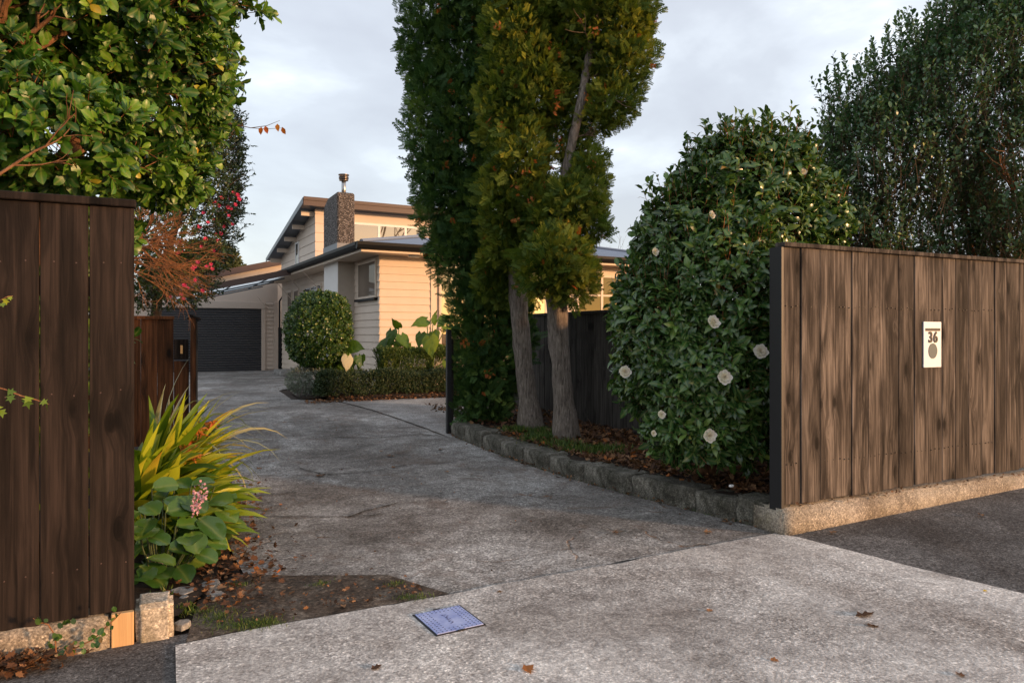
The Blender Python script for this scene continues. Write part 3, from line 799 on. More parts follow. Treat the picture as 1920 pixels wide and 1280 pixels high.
# chimney breast of stucco, pebbledash stack above the roof
mb = MB(); mb.box((-.42, vch0, -.05), (-.001, vch1, WT)); 
brst = mb.build('chimney_breast', M['stucco'], house)
mb = MB(); mb.box((-.428, vch0 + .012, -.05), (-.4205, vch1, WT)); mb.build('side_plaster', M['stucco_w'], brst)  # thin skin on the left face, its brightness painted as colour
mb = MB(); c0, c1, zt_ = vch0, vch1, 4.86
prof = [(c0, WT + .022), (c1, WT + .022), (c1, zt_ - .30), (c1 - .10, zt_ - .16), (c0 + .9, zt_ - .02), (c0 + .04, zt_), (c0, zt_ - .05)]
prof2 = [(-.44, 3.0), (-.02, 3.0), (-.02, zt_ - .06), (-.06, zt_), (-.40, zt_), (-.44, zt_ - .06)]
mb.prism([(-.44, v, z) for v, z in prof], (.43, 0, 0))
chim = mb.build('chimney', M['pebble'], house, bevel=.03)
mb = MB(); mb.box((-.447, c0 - .008, WT + .022), (-.005, c1 + .008, 3.62)); mb.build('flashing', m_plain('lead flashing', (.17, .18, .20), .5, .3), chim)
fu, fv = -.20, c0 + .30
mb = MB(); mb.tube([(fu, fv, 4.7), (fu, fv, 5.30)], .055, 16); fl = mb.build('flue', M['steel'], chim, True)
mb = MB(); 
for z0_, r_ in ((5.19, .11), (5.23, .12), (5.265, .12), (5.32, .13)): mb.tube([(fu, fv, z0_), (fu, fv, z0_ + .018)], r_, 20)
mb.tube([(fu, fv, 5.338), (fu, fv, 5.36)], [.13, .03], 20)
mb.build('flue_cowl', m_plain('sooty cowl', (.10, .085, .075), .4, .7), chim)
# hip roof
TR = math.tan(R(12.5)); OV = .6; ZE = 3.36; RU1 = 9.6; VR = 3.6
def roof_iron(axis):
    mb = MB(); V_, F_ = [], []
    n = 0
    if axis == 'u': rng = np.arange(-OV, RU1 + .001, .019)
    else: rng = np.arange(-OV, DV + .6, .019)
    rows = []
    for s in rng:
        w = .009 * math.sin(2 * math.pi * s / .076)
        if axis == 'u':
            top = min(VR, s, RU1 - OV - s)   # distance from wall line
            top = max(-OV + .02, top)
            rows.append(((s, -OV - .03, ZE + w), (s, top, ZE + (top + OV) * TR + w)))
        else:
            top = min(VR, s); top = max(-OV + .02, top)
            rows.append(((-OV - .03, s, ZE + w), (top, s, ZE + (top + OV) * TR + w)))
    for r in rows: V_ += r
    F_ = [(2 * i, 2 * i + 2, 2 * i + 3, 2 * i + 1) if axis == 'u' else (2 * i, 2 * i + 1, 2 * i + 3, 2 * i + 2) for i in range(len(rows) - 1)]
    mb.v, mb.f = V_, F_
    return mb
rf = roof_iron('u').build('roof', M['roof'], house, True)
roof_iron('v').build('roof_side', M['roof'], rf, True)
mb = MB(); zr = ZE + (VR + OV) * TR
mb.face([(VR, VR, zr - .01), (RU1 - OV - VR, VR, zr - .01), (RU1 - OV - VR, DV, zr - .01), (VR, DV, zr - .01)])
mb.face([(RU1, -OV, ZE), (RU1, DV, ZE), (RU1 - OV - VR, DV, zr), (RU1 - OV - VR, VR, zr)])
mb.build('roof_back', M['roof'], rf)
mb = MB(); mb.tube([(-OV, -OV, ZE + .02), (VR, VR, zr + .03)], .045, 8); mb.tube([(VR, VR, zr + .03), (RU1 - OV - VR, VR, zr + .03), (RU1, -OV, ZE + .02)], .045, 8); mb.build('ridge_cap', M['roof'], rf)
mb = MB(); mb.box((1.6, 1.6, ZE + .35), (2.0, 1.9, ZE + .62)); mb.box((1.7, 1.65, ZE + .2), (1.9, 1.85, ZE + .349)); mb.build('roof_vent', M['tan'], rf, bevel=.01)
# eaves
mb = MB(); mb.box((-OV + .02, -OV + .02, WT + .001), (RU1 - .02, .05, WT + .02)); mb.box((-OV + .02, .0505, WT + .001), (.03, DV, WT + .02)); mb.build('soffit', M['cream'], house)
mb = MB(); mb.box((-OV, -OV - .001, WT - .01), (RU1, -OV + .019, ZE - .10)); mb.box((-OV - .001, -OV + .0195, WT - .01), (-OV + .018, DV, ZE - .10)); mb.build('fascia', M['cream2'], house)
def gutter(mb, axis, s0, s1, off):
    prof = [(0, 0), (-.115, .0), (-.12, .012), (-.118, -.035), (-.095, -.085), (-.05, -.105), (0, -.105)]
    prof = [(0, .005), (-.13, .005), (-.128, -.06), (-.105, -.12), (-.06, -.145), (0, -.145)]
    z = ZE - .005
    if axis == 'u': mb.prism([(s0, off + p[0], z + p[1]) for p in prof], (s1 - s0, 0, 0))
    else: mb.prism([(off + p[0], s0, z + p[1]) for p in prof], (0, s1 - s0, 0))
mb = MB(); gutter(mb, 'u', -OV - .12, RU1 + .1, -OV - .002); gutter(mb, 'v', -OV - .003, DV - 1.0, -OV - .002)
gt = mb.build('gutter', M['gutter'], house)
mb = MB(); mb.box((.55, -.36, WT - .045), (.83, -.26, WT)); mb.build('soffit_lamp', M['white'], house, bevel=.012)
# second storey
V2 = px_v(592); V2b = px_v(528)
def z2(v): return 5.10 - (v - V2) / (V2b - V2) * 1.0
mb = MB(); mb.prism([(.003, V2, 3.2), (.003, V2b, 3.2), (.003, V2b, z2(V2b)), (.003, V2, z2(V2))], (8.0, 0, 0)); up = mb.build('upper_storey', M['cream'], house)
mb = MB(); k = 0
while 3.3 + k * .27 < 5.1:      # wide boards of the upper side wall, clipped by the roof slope
    a = 3.3 + k * .27; b = a + .268
    ve_a = V2 + (5.10 - a) * (V2b - V2); ve_b = V2 + (5.10 - b) * (V2b - V2)
    ve_a = min(V2b, ve_a); ve_b = min(V2b, max(V2, ve_b))
    if ve_a > V2 + .05:
        mb.face([(-.022, V2 - .004, a), (-.003, V2 - .004, b), (-.003, ve_b, b), (-.022, ve_a, a)])
        mb.face([(-.022, V2 - .004, a), (-.022, ve_a, a), (.002, ve_a, a), (.002, V2 - .004, a)])
    k += 1
mb.build('upper_side_boards', M['cream'], up)
mb = MB(); k = 0
while 3.3 + k * .27 < 5.06:
    a = 3.3 + k * .27; b = min(5.06, a + .268)
    mb.face([(-.02, V2 - .024, a), (.62, V2 - .024, a), (.62, V2 - .005, b), (-.02, V2 - .005, b)])
    mb.face([(-.02, V2, a), (.62, V2, a), (.62, V2 - .024, a), (-.02, V2 - .024, a)])
    k += 1
mb.build('upper_front_boards', M['cream'], up)
window_v(px_v(562), px_v(556), 3.4, 4.35, 0, parent=up, fr='white', sill=False)
window_u(.8, 7.6, 3.6, 4.76, V2, mull=(1.9, 2.75, 3.95, 5.2, 6.4), glass='glass', fr='white', parent=up, sill=False, fw=.07)
mb = MB(); 
for r in range(5):
    v = V2 + .15 + r * (V2b - V2 - .2) / 4; mb.box((-.38, v, z2(v) - .20), (.0, v + .07, z2(v) - .07)); mb.build('rafter_end', M['cream2'], up); mb = MB()
mb = MB(); mb.prism([(-.45, V2 - .45, z2(V2) + .07), (-.45, V2b + .35, z2(V2b) - .10), (-.45, V2b + .35, z2(V2b) - .06 + .02), (-.45, V2 - .45, z2(V2) + .17)], (8.9, 0, 0)); mb.build('upper_roof', M['steel_dark'], up)
mb = MB(); mb.box((-.455, V2 - .475, z2(V2) - .03), (8.46, V2 - .452, z2(V2) + .19)); mb.box((-.46, V2 - .50, z2(V2) + .12), (8.47, V2 - .4765, z2(V2) + .215)); mb.build('upper_fascia', M['brown_fascia'], up)
mb = MB(); mb.prism([(-.475, V2 - .45, z2(V2) + .02), (-.475, V2b + .35, z2(V2b) - .14), (-.475, V2b + .35, z2(V2b) - .02), (-.475, V2 - .45, z2(V2) + .19)], (.022, 0, 0)); mb.build('barge_board', M['steel_dark'], up)
mb = MB(); mb.box((-.44, V2 - .44, z2(V2) + .045), (8.4, V2 - .03, z2(V2) + .06)); mb.build('upper_soffit', M['cream'], up)
# braces under the side eave, and a small step at the back corner
mb = MB()
for px in (606, 575, 548):
    v = px_v(px); mb.tube([(-.02, v, 2.55), (-.55, v, WT - .01)], .011, 6); mb.build('eave_brace', M['tan'], house); mb = MB()
st = rough_block('concrete_step', (3.35, 23.2, .05), (3.85, 24.9, .26), M['rubble'], amp=.004, cuts=5, seed=4)
tag(st, 'low grey concrete step against the far end of the house wall', 'step')

# ================================================================ GARAGE
GY = 27.4; GB = gz(2, 25)
gar = empty('garage', (2.0, GY, GB))
tag(gar, 'tan garage with a charcoal roller door at the end of the driveway', 'garage')
def gx(px, Y=GY):
    xc = (px - 960) / FPX; return (xc * CS + SN) / (CS - xc * SN) * Y - 2.0
def gzh(px, py, Y=GY):
    xc = (px - 960) / FPX; Z = Y / (CS - xc * SN); return CAMH + (HOR - py) / FPX * Z - GB
xr = gx(490); xl = gx(345) - 1.0
dt = gzh(430, 578)
hr, hl = gzh(521, 520) + .1, gzh(345, 548) - .1
mb = MB(); mb.prism([(xl - .6, .03, 0), (gx(521), .03, 0), (gx(521), .03, hr), (xl - .6, .03, hl)], (0, 6, 0)); mb.build('wall', M['tan'], gar)
rd = MB(); n = 26; seg = 14
for i in range(n):
    a = dt / n * i; hgt = dt / n
    rd.prism([(xl, .028, a + .002), (xl, .006, a + .006), (xl, .0, a + hgt * .25), (xl, .0, a + hgt * .72), (xl, .006, a + hgt * .93), (xl, .028, a + hgt - .002)], (xr - xl, 0, 0))
ro = rd.build('roller_door', M['roller'], gar)
mb = MB(); mb.box((xl - .3, -.06, dt + .0), (gx(497), .028, gzh(430, 565))); mb.build('lintel', M['tan'], gar, bevel=.005)
mb = MB(); mb.box((xr, -.05, 0), (gx(497.5), .029, dt - .002)); mb.build('jamb', M['cream2'] if 0 else M['tan'], gar, bevel=.005)
WB_save = WB; WB = 0.05
mb = MB(); clad(mb, 'u', gx(497.5) + .002, gx(513.5), .05, gzh(500, 567), .029, .145, depth=.04); mb.build('boards', M['tan'], gar)
WB = WB_save
mb = MB(); mb.box((gx(513.8), -.02, 0), (gx(521.5), .028, gzh(510, 566))); mb.build('corner_post', M['tan'], gar, bevel=.005)
# dark panel standing for the shade in the gap by the house; downpipe
dg_ = empty('side_gate', (2 + gx(525), GY + .4, GB)); tag(dg_, 'narrow dark side gate between the garage and the house', 'gate')
mb = MB(); mb.box((-.06, 0, 0), (.5, .03, 1.55)); mb.build('panel', M['gutter'], dg_)
mb = MB(); mb.tube([(-.02, -.1, .1), (-.02, -.1, 2.5), (.1, -.2, 2.7)], .03, 8); dp = mb.build('downpipe', M['gutter'], gar); dp.location = (gx(523.5), -.12, 0)
nb = MB(); nb.box((0, 0, 0), (5, .2, 4.2)); o = nb.build('neighbouring_wall', M['white']); o.location = (4.0, 36, 0); tag(o, 'pale wall glimpsed in the slot between garage and house', 'wall')
# upper roof strip behind, sun on its wall
Yb = 30.0
def bx(px): return gx(px, Yb)
def bz(px, py): return gzh(px, py, Yb)
xa, xb_ = gx(345, Yb), gx(536, Yb)
mb = MB()
za, zb = bz(345, 530), bz(536, 492)
mb.prism([(xa - 1, Yb - GY, 1.5), (xb_, Yb - GY, 1.5), (xb_, Yb - GY, zb), (xa - 1, Yb - GY, za - (zb - za) / (xb_ - xa))], (0, 4, 0)); mb.build('upper_wall', M['cream'], gar)
mb = MB(); s_ = (zb - za) / (xb_ - xa)
mb.prism([(xa - 1.2, Yb - GY - .3, za - s_ * 1.2 - .05), (xb_ + .15, Yb - GY - .3, zb + .02 - .05), (xb_ + .15, Yb - GY - .3, zb + .20), (xa - 1.2, Yb - GY - .3, za - s_ * 1.2 + .20)], (0, 4.6, 0)); mb.build('upper_roof', M['brown_fascia'], gar)
# canopy over the end of the drive
CY = 22.0
can = empty('canopy', (2.0, CY, GB))
tag(can, 'lean-to canopy of clear sheets on dark steel tubes in front of the garage', 'canopy')
def c_x(px): return gx(px, CY)
def c_z(px, py): return gzh(px, py, CY)
x0, x1 = c_x(330), c_x(563); z0, z1 = c_z(330, 553), c_z(563, 508)
sl = (z1 - z0) / (x1 - x0)
mb = MB(); mb.prism([(x0, -.02, z0 - .06), (x1, -.02, z1 - .06), (x1, -.02, z1 + .12), (x0, -.02, z0 + .12)], (0, .03, 0)); mb.build('fascia', M['brown_fascia'], can)
m_clear = Mt('milky clear sheet'); m_clear.col((.66, .69, .69)); m_clear.set(Roughness=.25)
_t = m_clear.N('ShaderNodeBsdfTranslucent'); _t.inputs[0].default_value = (.85, .88, .88, 1); _m = m_clear.N('ShaderNodeMixShader'); _m.inputs[0].default_value = .9
m_clear.L(m_clear.b.outputs[0], _m.inputs[1]); m_clear.L(_t.outputs[0], _m.inputs[2]); m_clear.L(_m.outputs[0], m_clear.out.inputs['Surface']); m_clear = m_clear.m
mb = MB(); nst = 60; pts = []
for i in range(nst + 1):
    yy = .02 + i * 4.9 / nst; w = .01 * math.sin(i * 1.9)
    pts.append((yy, w))
for (ya, wa), (yb_, wb) in zip(pts[:-1], pts[1:]):
    mb.face([(x0, ya, z0 + wa - .02), (x0, yb_, z0 + wb - .02), (x1 - .25, yb_, z1 + wb - .02 - sl * .25), (x1 - .25, ya, z1 + wa - .02 - sl * .25)])
mb.build('clear_sheet', m_clear, can)
mb = MB()
for i, yy in enumerate((1.0, 2.6, 4.6)):
    xe = x1 - .3 - .1 * i
    mb.tube([(x0, yy, z0 - .09), (xe, yy, z0 - .09 + sl * (xe - x0))], .022, 8)
    mb.build('rafter_tube', M['steel_dark'], can, True); mb = MB()
mb = MB()
for t_ in (.12, .42, .72):
    xx = x0 + (x1 - x0) * t_; mb.tube([(xx, .0, z0 + sl * (xx - x0) - .05), (xx, 4.9, z0 + sl * (xx - x0) - .05)], .02, 6)
    mb.build('purlin', M['steel_dark'], can, True); mb = MB()
mb = MB(); mb.tube([(c_x(505) + .2, 4.6, 2.62), (c_x(528) + .3, 4.6, 2.1)], .012, 6); mb.build('brace', M['tan'], can)

# ================================================================ PLANT TOOLKIT
def leaf_tpl(w=.5, fold=.12, curl=.10, shape=(.55, 1.0, .75)):
    """leaf of length 1 along +y, face up +z: 8 vertices, 8 triangles"""
    V = np.array([[0, 0, 0], [0, .30, .0 + curl * .4], [0, .68, curl * .35], [0, 1, -curl],
                  [-w / 2 * shape[1], .36, fold], [w / 2 * shape[1], .36, fold], [-w / 2 * shape[2], .70, fold * .8], [w / 2 * shape[2], .70, fold * .8]])
    F = np.array([[0, 5, 1], [0, 1, 4], [1, 5, 7], [1, 7, 2], [4, 1, 2], [4, 2, 6], [2, 7, 3], [6, 2, 3]])
    return V, F
def oval_tpl(w=.62, fold=.05, curl=.08):
    """blunt oval leaf"""
    V = [[0, 0, 0], [0, .5, curl * .5], [0, 1, -curl]]
    for y, k in ((.22, .62), (.55, 1.0), (.85, .72)):
        V += [[-w / 2 * k, y, fold * k], [w / 2 * k, y, fold * k]]
    F = [[0, 4, 1], [0, 1, 3], [1, 4, 6], [1, 5, 3], [1, 6, 8], [1, 7, 5], [1, 8, 2], [1, 2, 7]]
    return np.array(V), np.array(F)
def small_tpl(w=.5, fold=.12):
    V = np.array([[0, 0, 0], [-w / 2, .5, fold], [w / 2, .5, fold], [0, 1, -.03]]); F = np.array([[0, 2, 3], [0, 3, 1]])
    return V, F
def place(tpl, pos, d, n, s, rnd=None):
    """instances of a template merged in one array: y axis -> d, z axis -> n"""
    V, F = tpl; N = len(pos)
    d = unit(d); n = n - d * (n * d).sum(1, keepdims=True); n = unit(n + 1e-6); x = np.cross(d, n)
    s = np.asarray(s, float); s = s.reshape(-1, 1) if s.ndim == 1 else s
    Rm = np.stack([x, d, n], 1)                                 # N,3,3 rows = axes
    out = np.einsum('kj,njc->nkc', V, Rm) * s[:, None, :] + pos[:, None, :]
    Fo = F[None] + (np.arange(N) * len(V))[:, None, None]
    if rnd is None: rnd = RNG.random(N)
    al = np.abs(V[:, 0]) * 2
    return out.reshape(-1, 3), Fo.reshape(-1, 3), np.repeat(rnd, len(V)), np.tile(al, N)
def merge(parts):
    Vs, Fs, Rs, As = [], [], [], []; o = 0
    for V, F, r, a in parts:
        Vs.append(V); Fs.append(F + o); Rs.append(r); As.append(a); o += len(V)
    return np.concatenate(Vs), np.concatenate(Fs), np.concatenate(Rs), np.concatenate(As)
def rnd_dir(n):
    v = RNG.normal(size=(n, 3)); return unit(v)
def lump(p, f, seed):
    return (np.sin(p[:, 0] * f + seed) * np.sin(p[:, 1] * f * 1.1 + seed * 2.1) * np.sin(p[:, 2] * f * .9 + seed * .7)
            + .5 * np.sin(p[:, 0] * f * 2.3 + seed * 3) * np.sin(p[:, 2] * f * 2.1 + seed) * np.sin(p[:, 1] * f * 1.9 + seed * 5))
def shell(blobs, n, depth=.35, amp=.06, f=5, seed=1, front=0.0, cam_only=False, prune=.80):
    """points in the outer layer of a union of ellipsoids with lumps; returns points and outward normals"""
    B = np.array(blobs, float); C, Rr = B[:, :3], B[:, 3:6]
    w = (Rr[:, 0] * Rr[:, 1] + Rr[:, 1] * Rr[:, 2] + Rr[:, 0] * Rr[:, 2]); w /= w.sum()
    P_, N_ = [], []; got = 0; it = 0
    while got < n and it < 60:
        it += 1
        m = n * 2; k = RNG.choice(len(B), m, p=w); u = rnd_dir(m)
        t = 1 - depth * np.minimum(1, RNG.exponential(.33, m))
        t = t + amp * lump(C[k] * 3.1 + u * Rr[k] / Rr.mean(), f, seed)
        p = C[k] + u * Rr[k] * t[:, None]; nn = unit(u / Rr[k])
        ins = np.zeros(m, bool)
        for j in range(len(B)):
            q = np.linalg.norm((p - C[j]) / Rr[j], axis=1)
            ins |= (q < prune) & (k != j)
        keep = ~ins
        if front:      # thin out what faces away from the camera
            vd = unit(p - np.array([0, 0, CAMH])); keep &= ~(((nn * vd).sum(1) > .35) & (RNG.random(m) < front))
        P_.append(p[keep]); N_.append(nn[keep]); got += keep.sum()
    p = np.concatenate(P_)[:n]; nn = np.concatenate(N_)[:n]
    return p, nn
def sprigs(tpl, pos, axis, k, stem, size, spread=60, droop=.0, sv=.25, rv=None, tip=True, rcorr=.5):
    """k leaves round a short stem at every point"""
    N = len(pos); axis = unit(axis)
    a1 = unit(np.cross(axis, rnd_dir(N))); a2 = np.cross(axis, a1)
    t = (np.arange(k) + .5) / k
    ph = RNG.random(N)[:, None] * 6.28 + np.arange(k)[None] * 2.4 + RNG.normal(0, .25, (N, k))
    rad = a1[:, None] * np.cos(ph)[..., None] + a2[:, None] * np.sin(ph)[..., None]
    th = np.radians(spread * (1.15 - .55 * t)[None] + RNG.normal(0, 9, (N, k)))
    L_ = stem[:, None] if isinstance(stem, np.ndarray) else np.full((N, 1), stem)
    base = pos[:, None] + axis[:, None] * (t[None] * L_)[..., None]
    d = axis[:, None] * np.cos(th)[..., None] + rad * np.sin(th)[..., None]
    d[..., 2] -= droop
    nrm = axis[:, None] * np.sin(th)[..., None] - rad * np.cos(th)[..., None]
    s = size * (1 + RNG.normal(0, sv, (N, k))); s = np.clip(s, size * .35, size * 1.6)
    base_r = RNG.random(N)[:, None]
    r = np.clip(rcorr * base_r + (1 - rcorr) * RNG.random((N, k)), 0, 1)
    out = place(tpl, base.reshape(-1, 3), d.reshape(-1, 3), nrm.reshape(-1, 3), s.ravel(), r.ravel())
    return out
def sticks(pos, axis, length, rad):
    """thin three sided stems"""
    N = len(pos); axis = unit(axis); a = unit(np.cross(axis, rnd_dir(N))); b = np.cross(axis, a)
    length = np.broadcast_to(np.asarray(length, float), (N,)); rad = np.broadcast_to(np.asarray(rad, float), (N,))
    V = np.zeros((N, 6, 3))
    for i in range(3):
        c, s_ = math.cos(i * 2.094), math.sin(i * 2.094)
        o = (a * c + b * s_) * rad[:, None]
        V[:, i] = pos + o; V[:, 3 + i] = pos + axis * length[:, None] + o * .5
    F = np.array([[0, 1, 4], [0, 4, 3], [1, 2, 5], [1, 5, 4], [2, 0, 3], [2, 3, 5]])
    Fo = F[None] + (np.arange(N) * 6)[:, None, None]
    return V.reshape(-1, 3), Fo.reshape(-1, 3), np.repeat(RNG.random(N), 6), np.zeros(N * 6)
def trunk(name, pts, rads, mat, parent, sides=14, seg=.06, amp=.07, seed=0.0):
    """knobbly tapered limb"""
    P_, R_ = [], []
    for (a, b, ra, rb) in zip(pts[:-1], pts[1:], rads[:-1], rads[1:]):
        a, b = Vector(a), Vector(b); n = max(1, int((b - a).length / seg))
        for i in range(n):
            t = i / n; P_.append(a.lerp(b, t)); R_.append(ra + (rb - ra) * t)
    P_.append(Vector(pts[-1])); R_.append(rads[-1])
    for _ in range(3):
        P_ = [P_[0]] + [(P_[i - 1] + P_[i] * 2 + P_[i + 1]) / 4 for i in range(1, len(P_) - 1)] + [P_[-1]]
    mb = MB(); mb.tube(P_, R_, sides)
    for i, v in enumerate(mb.v):
        c = P_[min(i // sides, len(P_) - 1)]; v = Vector(v); o = v - c
        q = Vector((math.atan2(o.y, o.x) * 2.2, seed, v.z * 5)); nn = mnoise.noise(q) + .5 * mnoise.noise(Vector((math.atan2(o.y, o.x) * 7, seed, v.z * 2)))
        mb.v[i] = tuple(c + o * (1 + amp * nn * 1.6))
    return mb.build(name, mat, parent, True)
def branchy(mb, p, d, L_, r, depth, rng, spread=.6, up=.1, kids=3, seg=4, wig=.15, shrink=.62):
    """recursive limbs into one mesh; returns the tips"""
    pts = [Vector(p)]; d = Vector(d).normalized(); tips = []
    for i in range(seg):
        d = (d + Vector((rng.gauss(0, wig), rng.gauss(0, wig), rng.gauss(0, wig) + up * .3))).normalized()
        pts.append(pts[-1] + d * L_ / seg)
    mb.tube(pts, [r * (1 - .45 * i / seg) for i in range(seg + 1)], 5 if depth > 1 else 4, cap=False)
    if depth <= 0: return [(pts[-1], d)]
    for k in range(kids):
        t = rng.uniform(.35, 1.0); i = min(seg - 1, int(t * seg)); q = pts[i].lerp(pts[i + 1], t * seg - i)
        nd = (d + Vector((rng.gauss(0, spread), rng.gauss(0, spread), rng.gauss(0, spread * .8) + up))).normalized()
        tips += branchy(mb, q, nd, L_ * rng.uniform(shrink - .12, shrink + .12), r * .55, depth - 1, rng, spread, up, kids, seg, wig, shrink)
    return tips + [(pts[-1], d)]
def thing(name, loc, label, cat, group=None, rz=0):
    return tag(empty(name, loc, rz), label, cat, group)
def foliage(parent, name, arr, mat, origin):
    V, F, r, a = arr
    return np_mesh(name, V - np.array(origin)[None], F, mat, parent, r, True, a)
def blob(px, py, Z, rx, ry, rd=None):
    """ellipsoid at depth Z whose outline is rx, ry photograph pixels"""
    c = P(px, py, Z); k = Z / FPX
    return (c.x, c.y, c.z, rx * k, (rd if rd is not None else rx * k), ry * k)
UP = np.array([0, 0, 1.0])

# ================================================================ BROAD LEAVED TREE, top left
o = Vector((-1.0, 5.6, 0))
t = thing('broadleaf_tree', o, 'large glossy broad leaved tree crowding over the dark left fence', 'tree')
T = trunk('trunk', [Vector((-1.3, 5.3, 0)) - o, P(95, 345, 5.2) - o, P(160, 250, 5.3) - o, P(240, 170, 5.6) - o], [.13, .085, .07, .04], M['bark_red'], t, seed=3)
br = MB(); rg = random.Random(5)
for a, b, r0 in ((P(-60, 160, 4.6), P(60, 90, 4.7), .05), (P(60, 90, 4.7), P(170, 50, 4.9), .04), (P(-20, 120, 4.7), P(100, 10, 4.9), .03), (P(95, 345, 5.2), P(40, 250, 4.8), .03), (P(170, 50, 4.9), P(280, 90, 5.3), .025),
                 (P(-30, 350, 3.9), P(105, 268, 4.1), .010), (P(40, 80, 4.6), P(80, 20, 4.5), .02), (P(200, 55, 4.9), P(330, 120, 5.6), .02), (P(150, 260, 5.3), P(330, 190, 5.6), .03)):
    branchy(br, a - o, b - a, (b - a).length, r0, 2, rg, .5, .15, 3)
br.build('branches', M['bark_red'], t, True)
gb = [blob(60, 250, 4.5, 210, 105, .45), blob(250, 130, 5.6, 170, 140, .8), blob(140, 20, 5.2, 240, 95, .8), blob(305, 215, 6.3, 100, 125, .8), blob(315, 50, 6.1, 100, 120, .8),
      blob(-150, 150, 4.6, 200, 200, .8), blob(120, -120, 5.4, 330, 110, .9), blob(290, 325, 5.9, 88, 48, .45), blob(40, 420, 5.6, 180, 120, .4), blob(20, 660, 5.6, 180, 190, .3), blob(352, 140, 6.6, 66, 98, .7)]
p, n = shell(gb, 5600, .60, .22, 6, 2, front=.85)
ax = unit(n * .9 + UP * .35 + RNG.normal(0, .35, n.shape) + np.array([.15, -.3, 0]))
A = sprigs(oval_tpl(.56, .05, .12), p, ax, 8, .06, .079, 58, .02, .30, rcorr=.75)
Bq = sticks(p - ax * .12, ax, .20, .004)
ft = foliage(t, 'foliage', A, M['L_gris'], o); foliage(t, 'twigs', Bq, M['twig'], o)

# bare twig with a few orange leaves reaching over the drive
o = P(430, 235, 6.8)
t = thing('bare_twig', o, 'thin bare twig with four orange leaves reaching out over the drive', 'twig')
mb = MB(); tw = [P(400, 232, 6.8), P(440, 233, 6.8), P(470, 240, 6.8), P(500, 236, 6.8), P(525, 226, 6.8)]
mb.tube([q - o for q in tw], [.006, .005, .004, .003, .0015], 5)
mb.tube([P(470, 240, 6.8) - o, P(500, 242, 6.8) - o, P(530, 240, 6.8) - o], [.003, .0025, .0015], 5)
mb.tube([P(455, 236, 6.8) - o, P(452, 222, 6.8) - o], .002, 4)
mb.build('stem', M['twig_gray'], t)
pp_ = [P(490, 238, 6.8), P(497, 236, 6.8), P(529, 238, 6.8), P(520, 232, 6.8)]
for q in pp_:
    A = place(leaf_tpl(.6, .1, .15), np.array([q - o]), np.array([[.2, .1, -1.0]]) + RNG.normal(0, .25, (1, 3)), rnd_dir(1) * .5 + np.array([[-.3, -1, 0]]), np.array([.075]))
    np_mesh('leaf', A[0], A[1], M['L_orange'], t, A[2], True, A[3])
# second bare twig at the top edge
o = P(400, 20, 6.0)
t = thing('bare_twig', o, 'thin bare twig sticking out of the broad leaved tree at the top edge', 'twig')
mb = MB(); rg = random.Random(4)
mb.tube([P(380, 24, 6) - o, P(430, 14, 6) - o, P(470, -10, 6) - o], [.007, .005, .002], 5); mb.tube([P(430, 14, 6) - o, P(500, 22, 6) - o], [.003, .001], 4); mb.tube([P(410, 50, 6) - o, P(445, 28, 6) - o], [.003, .001], 4)
mb.build('stem', M['twig_gray'], t)

# ================================================================ PINK FLOWERING SHRUB
o = P(350, 640, 10.6); o.z = gz(0, 11)
t = thing('flowering_shrub', o, 'tall dark small leaved shrub dotted with deep pink flowers', 'shrub')
pb = [blob(335, 505, 10.6, 68, 66, .6), blob(330, 430, 10.4, 105, 90, .7), blob(360, 340, 10.6, 78, 95, .7), blob(395, 260, 10.8, 50, 85, .6), blob(270, 470, 10.3, 60, 110, .5), blob(405, 380, 10.6, 38, 50, .4), blob(408, 300, 10.7, 36, 80, .4), blob(425, 345, 10.7, 22, 50, .3)]
trunk('trunk', [P(285, 660, 10.9) - o, P(300, 520, 10.8) - o, P(360, 330, 10.7) - o], [.09, .06, .03], M['twig_gray'], t)
p, n = shell(pb, 3600, .5, .14, 6, 4)
ax = unit(n + UP * .4 + RNG.normal(0, .4, n.shape))
A = sprigs(leaf_tpl(.42, .1, .1), p, ax, 7, .13, .052, 55, 0, .25); Bq = sticks(p - ax * .1, ax, .25, .003)
# loose sprays on the sky side
ps = np.array([P(430 + random.uniform(-15, 22), random.uniform(200, 420), 10.7 + random.uniform(-.3, .3)) for _ in range(70)])
axs = unit(np.tile([.55, -.1, .65], (70, 1)) + RNG.normal(0, .35, (70, 3)))
A2 = sprigs(leaf_tpl(.42, .1, .1), ps, axs, 9, .26, .05, 50); B2 = sticks(ps - axs * .15, axs, .42, .004)
foliage(t, 'foliage', merge([A, A2]), M['L_pinkcam'], o); foliage(t, 'twigs', merge([Bq, B2]), M['twig_gray'], o)
def flower_mesh(name, petals, r, mat, layers=2, cup=.5):
    pos, d, nn, s = [], [], [], []
    for l in range(layers):
        for k in range(petals):
            an = 2 * math.pi * (k + .5 * l) / petals; tilt = cup + .45 * l
            dd = Vector((math.cos(an) * math.cos(tilt), math.sin(an) * math.cos(tilt), math.sin(tilt)))
            pos.append(dd * r * .08); d.append(dd); nn.append(Vector((-math.cos(an) * math.sin(tilt), -math.sin(an) * math.sin(tilt), math.cos(tilt)))); s.append(r * (1 - .25 * l) * random.uniform(.85, 1.1))
    V, F, rr, a = place(oval_tpl(.85, .14, -.22), np.array([tuple(x) for x in pos]), np.array([tuple(x) for x in d]), np.array([tuple(x) for x in nn]), np.array(s))
    ob = np_mesh(name, V, F, mat, None, rr, True, a)
    return ob
pk = None
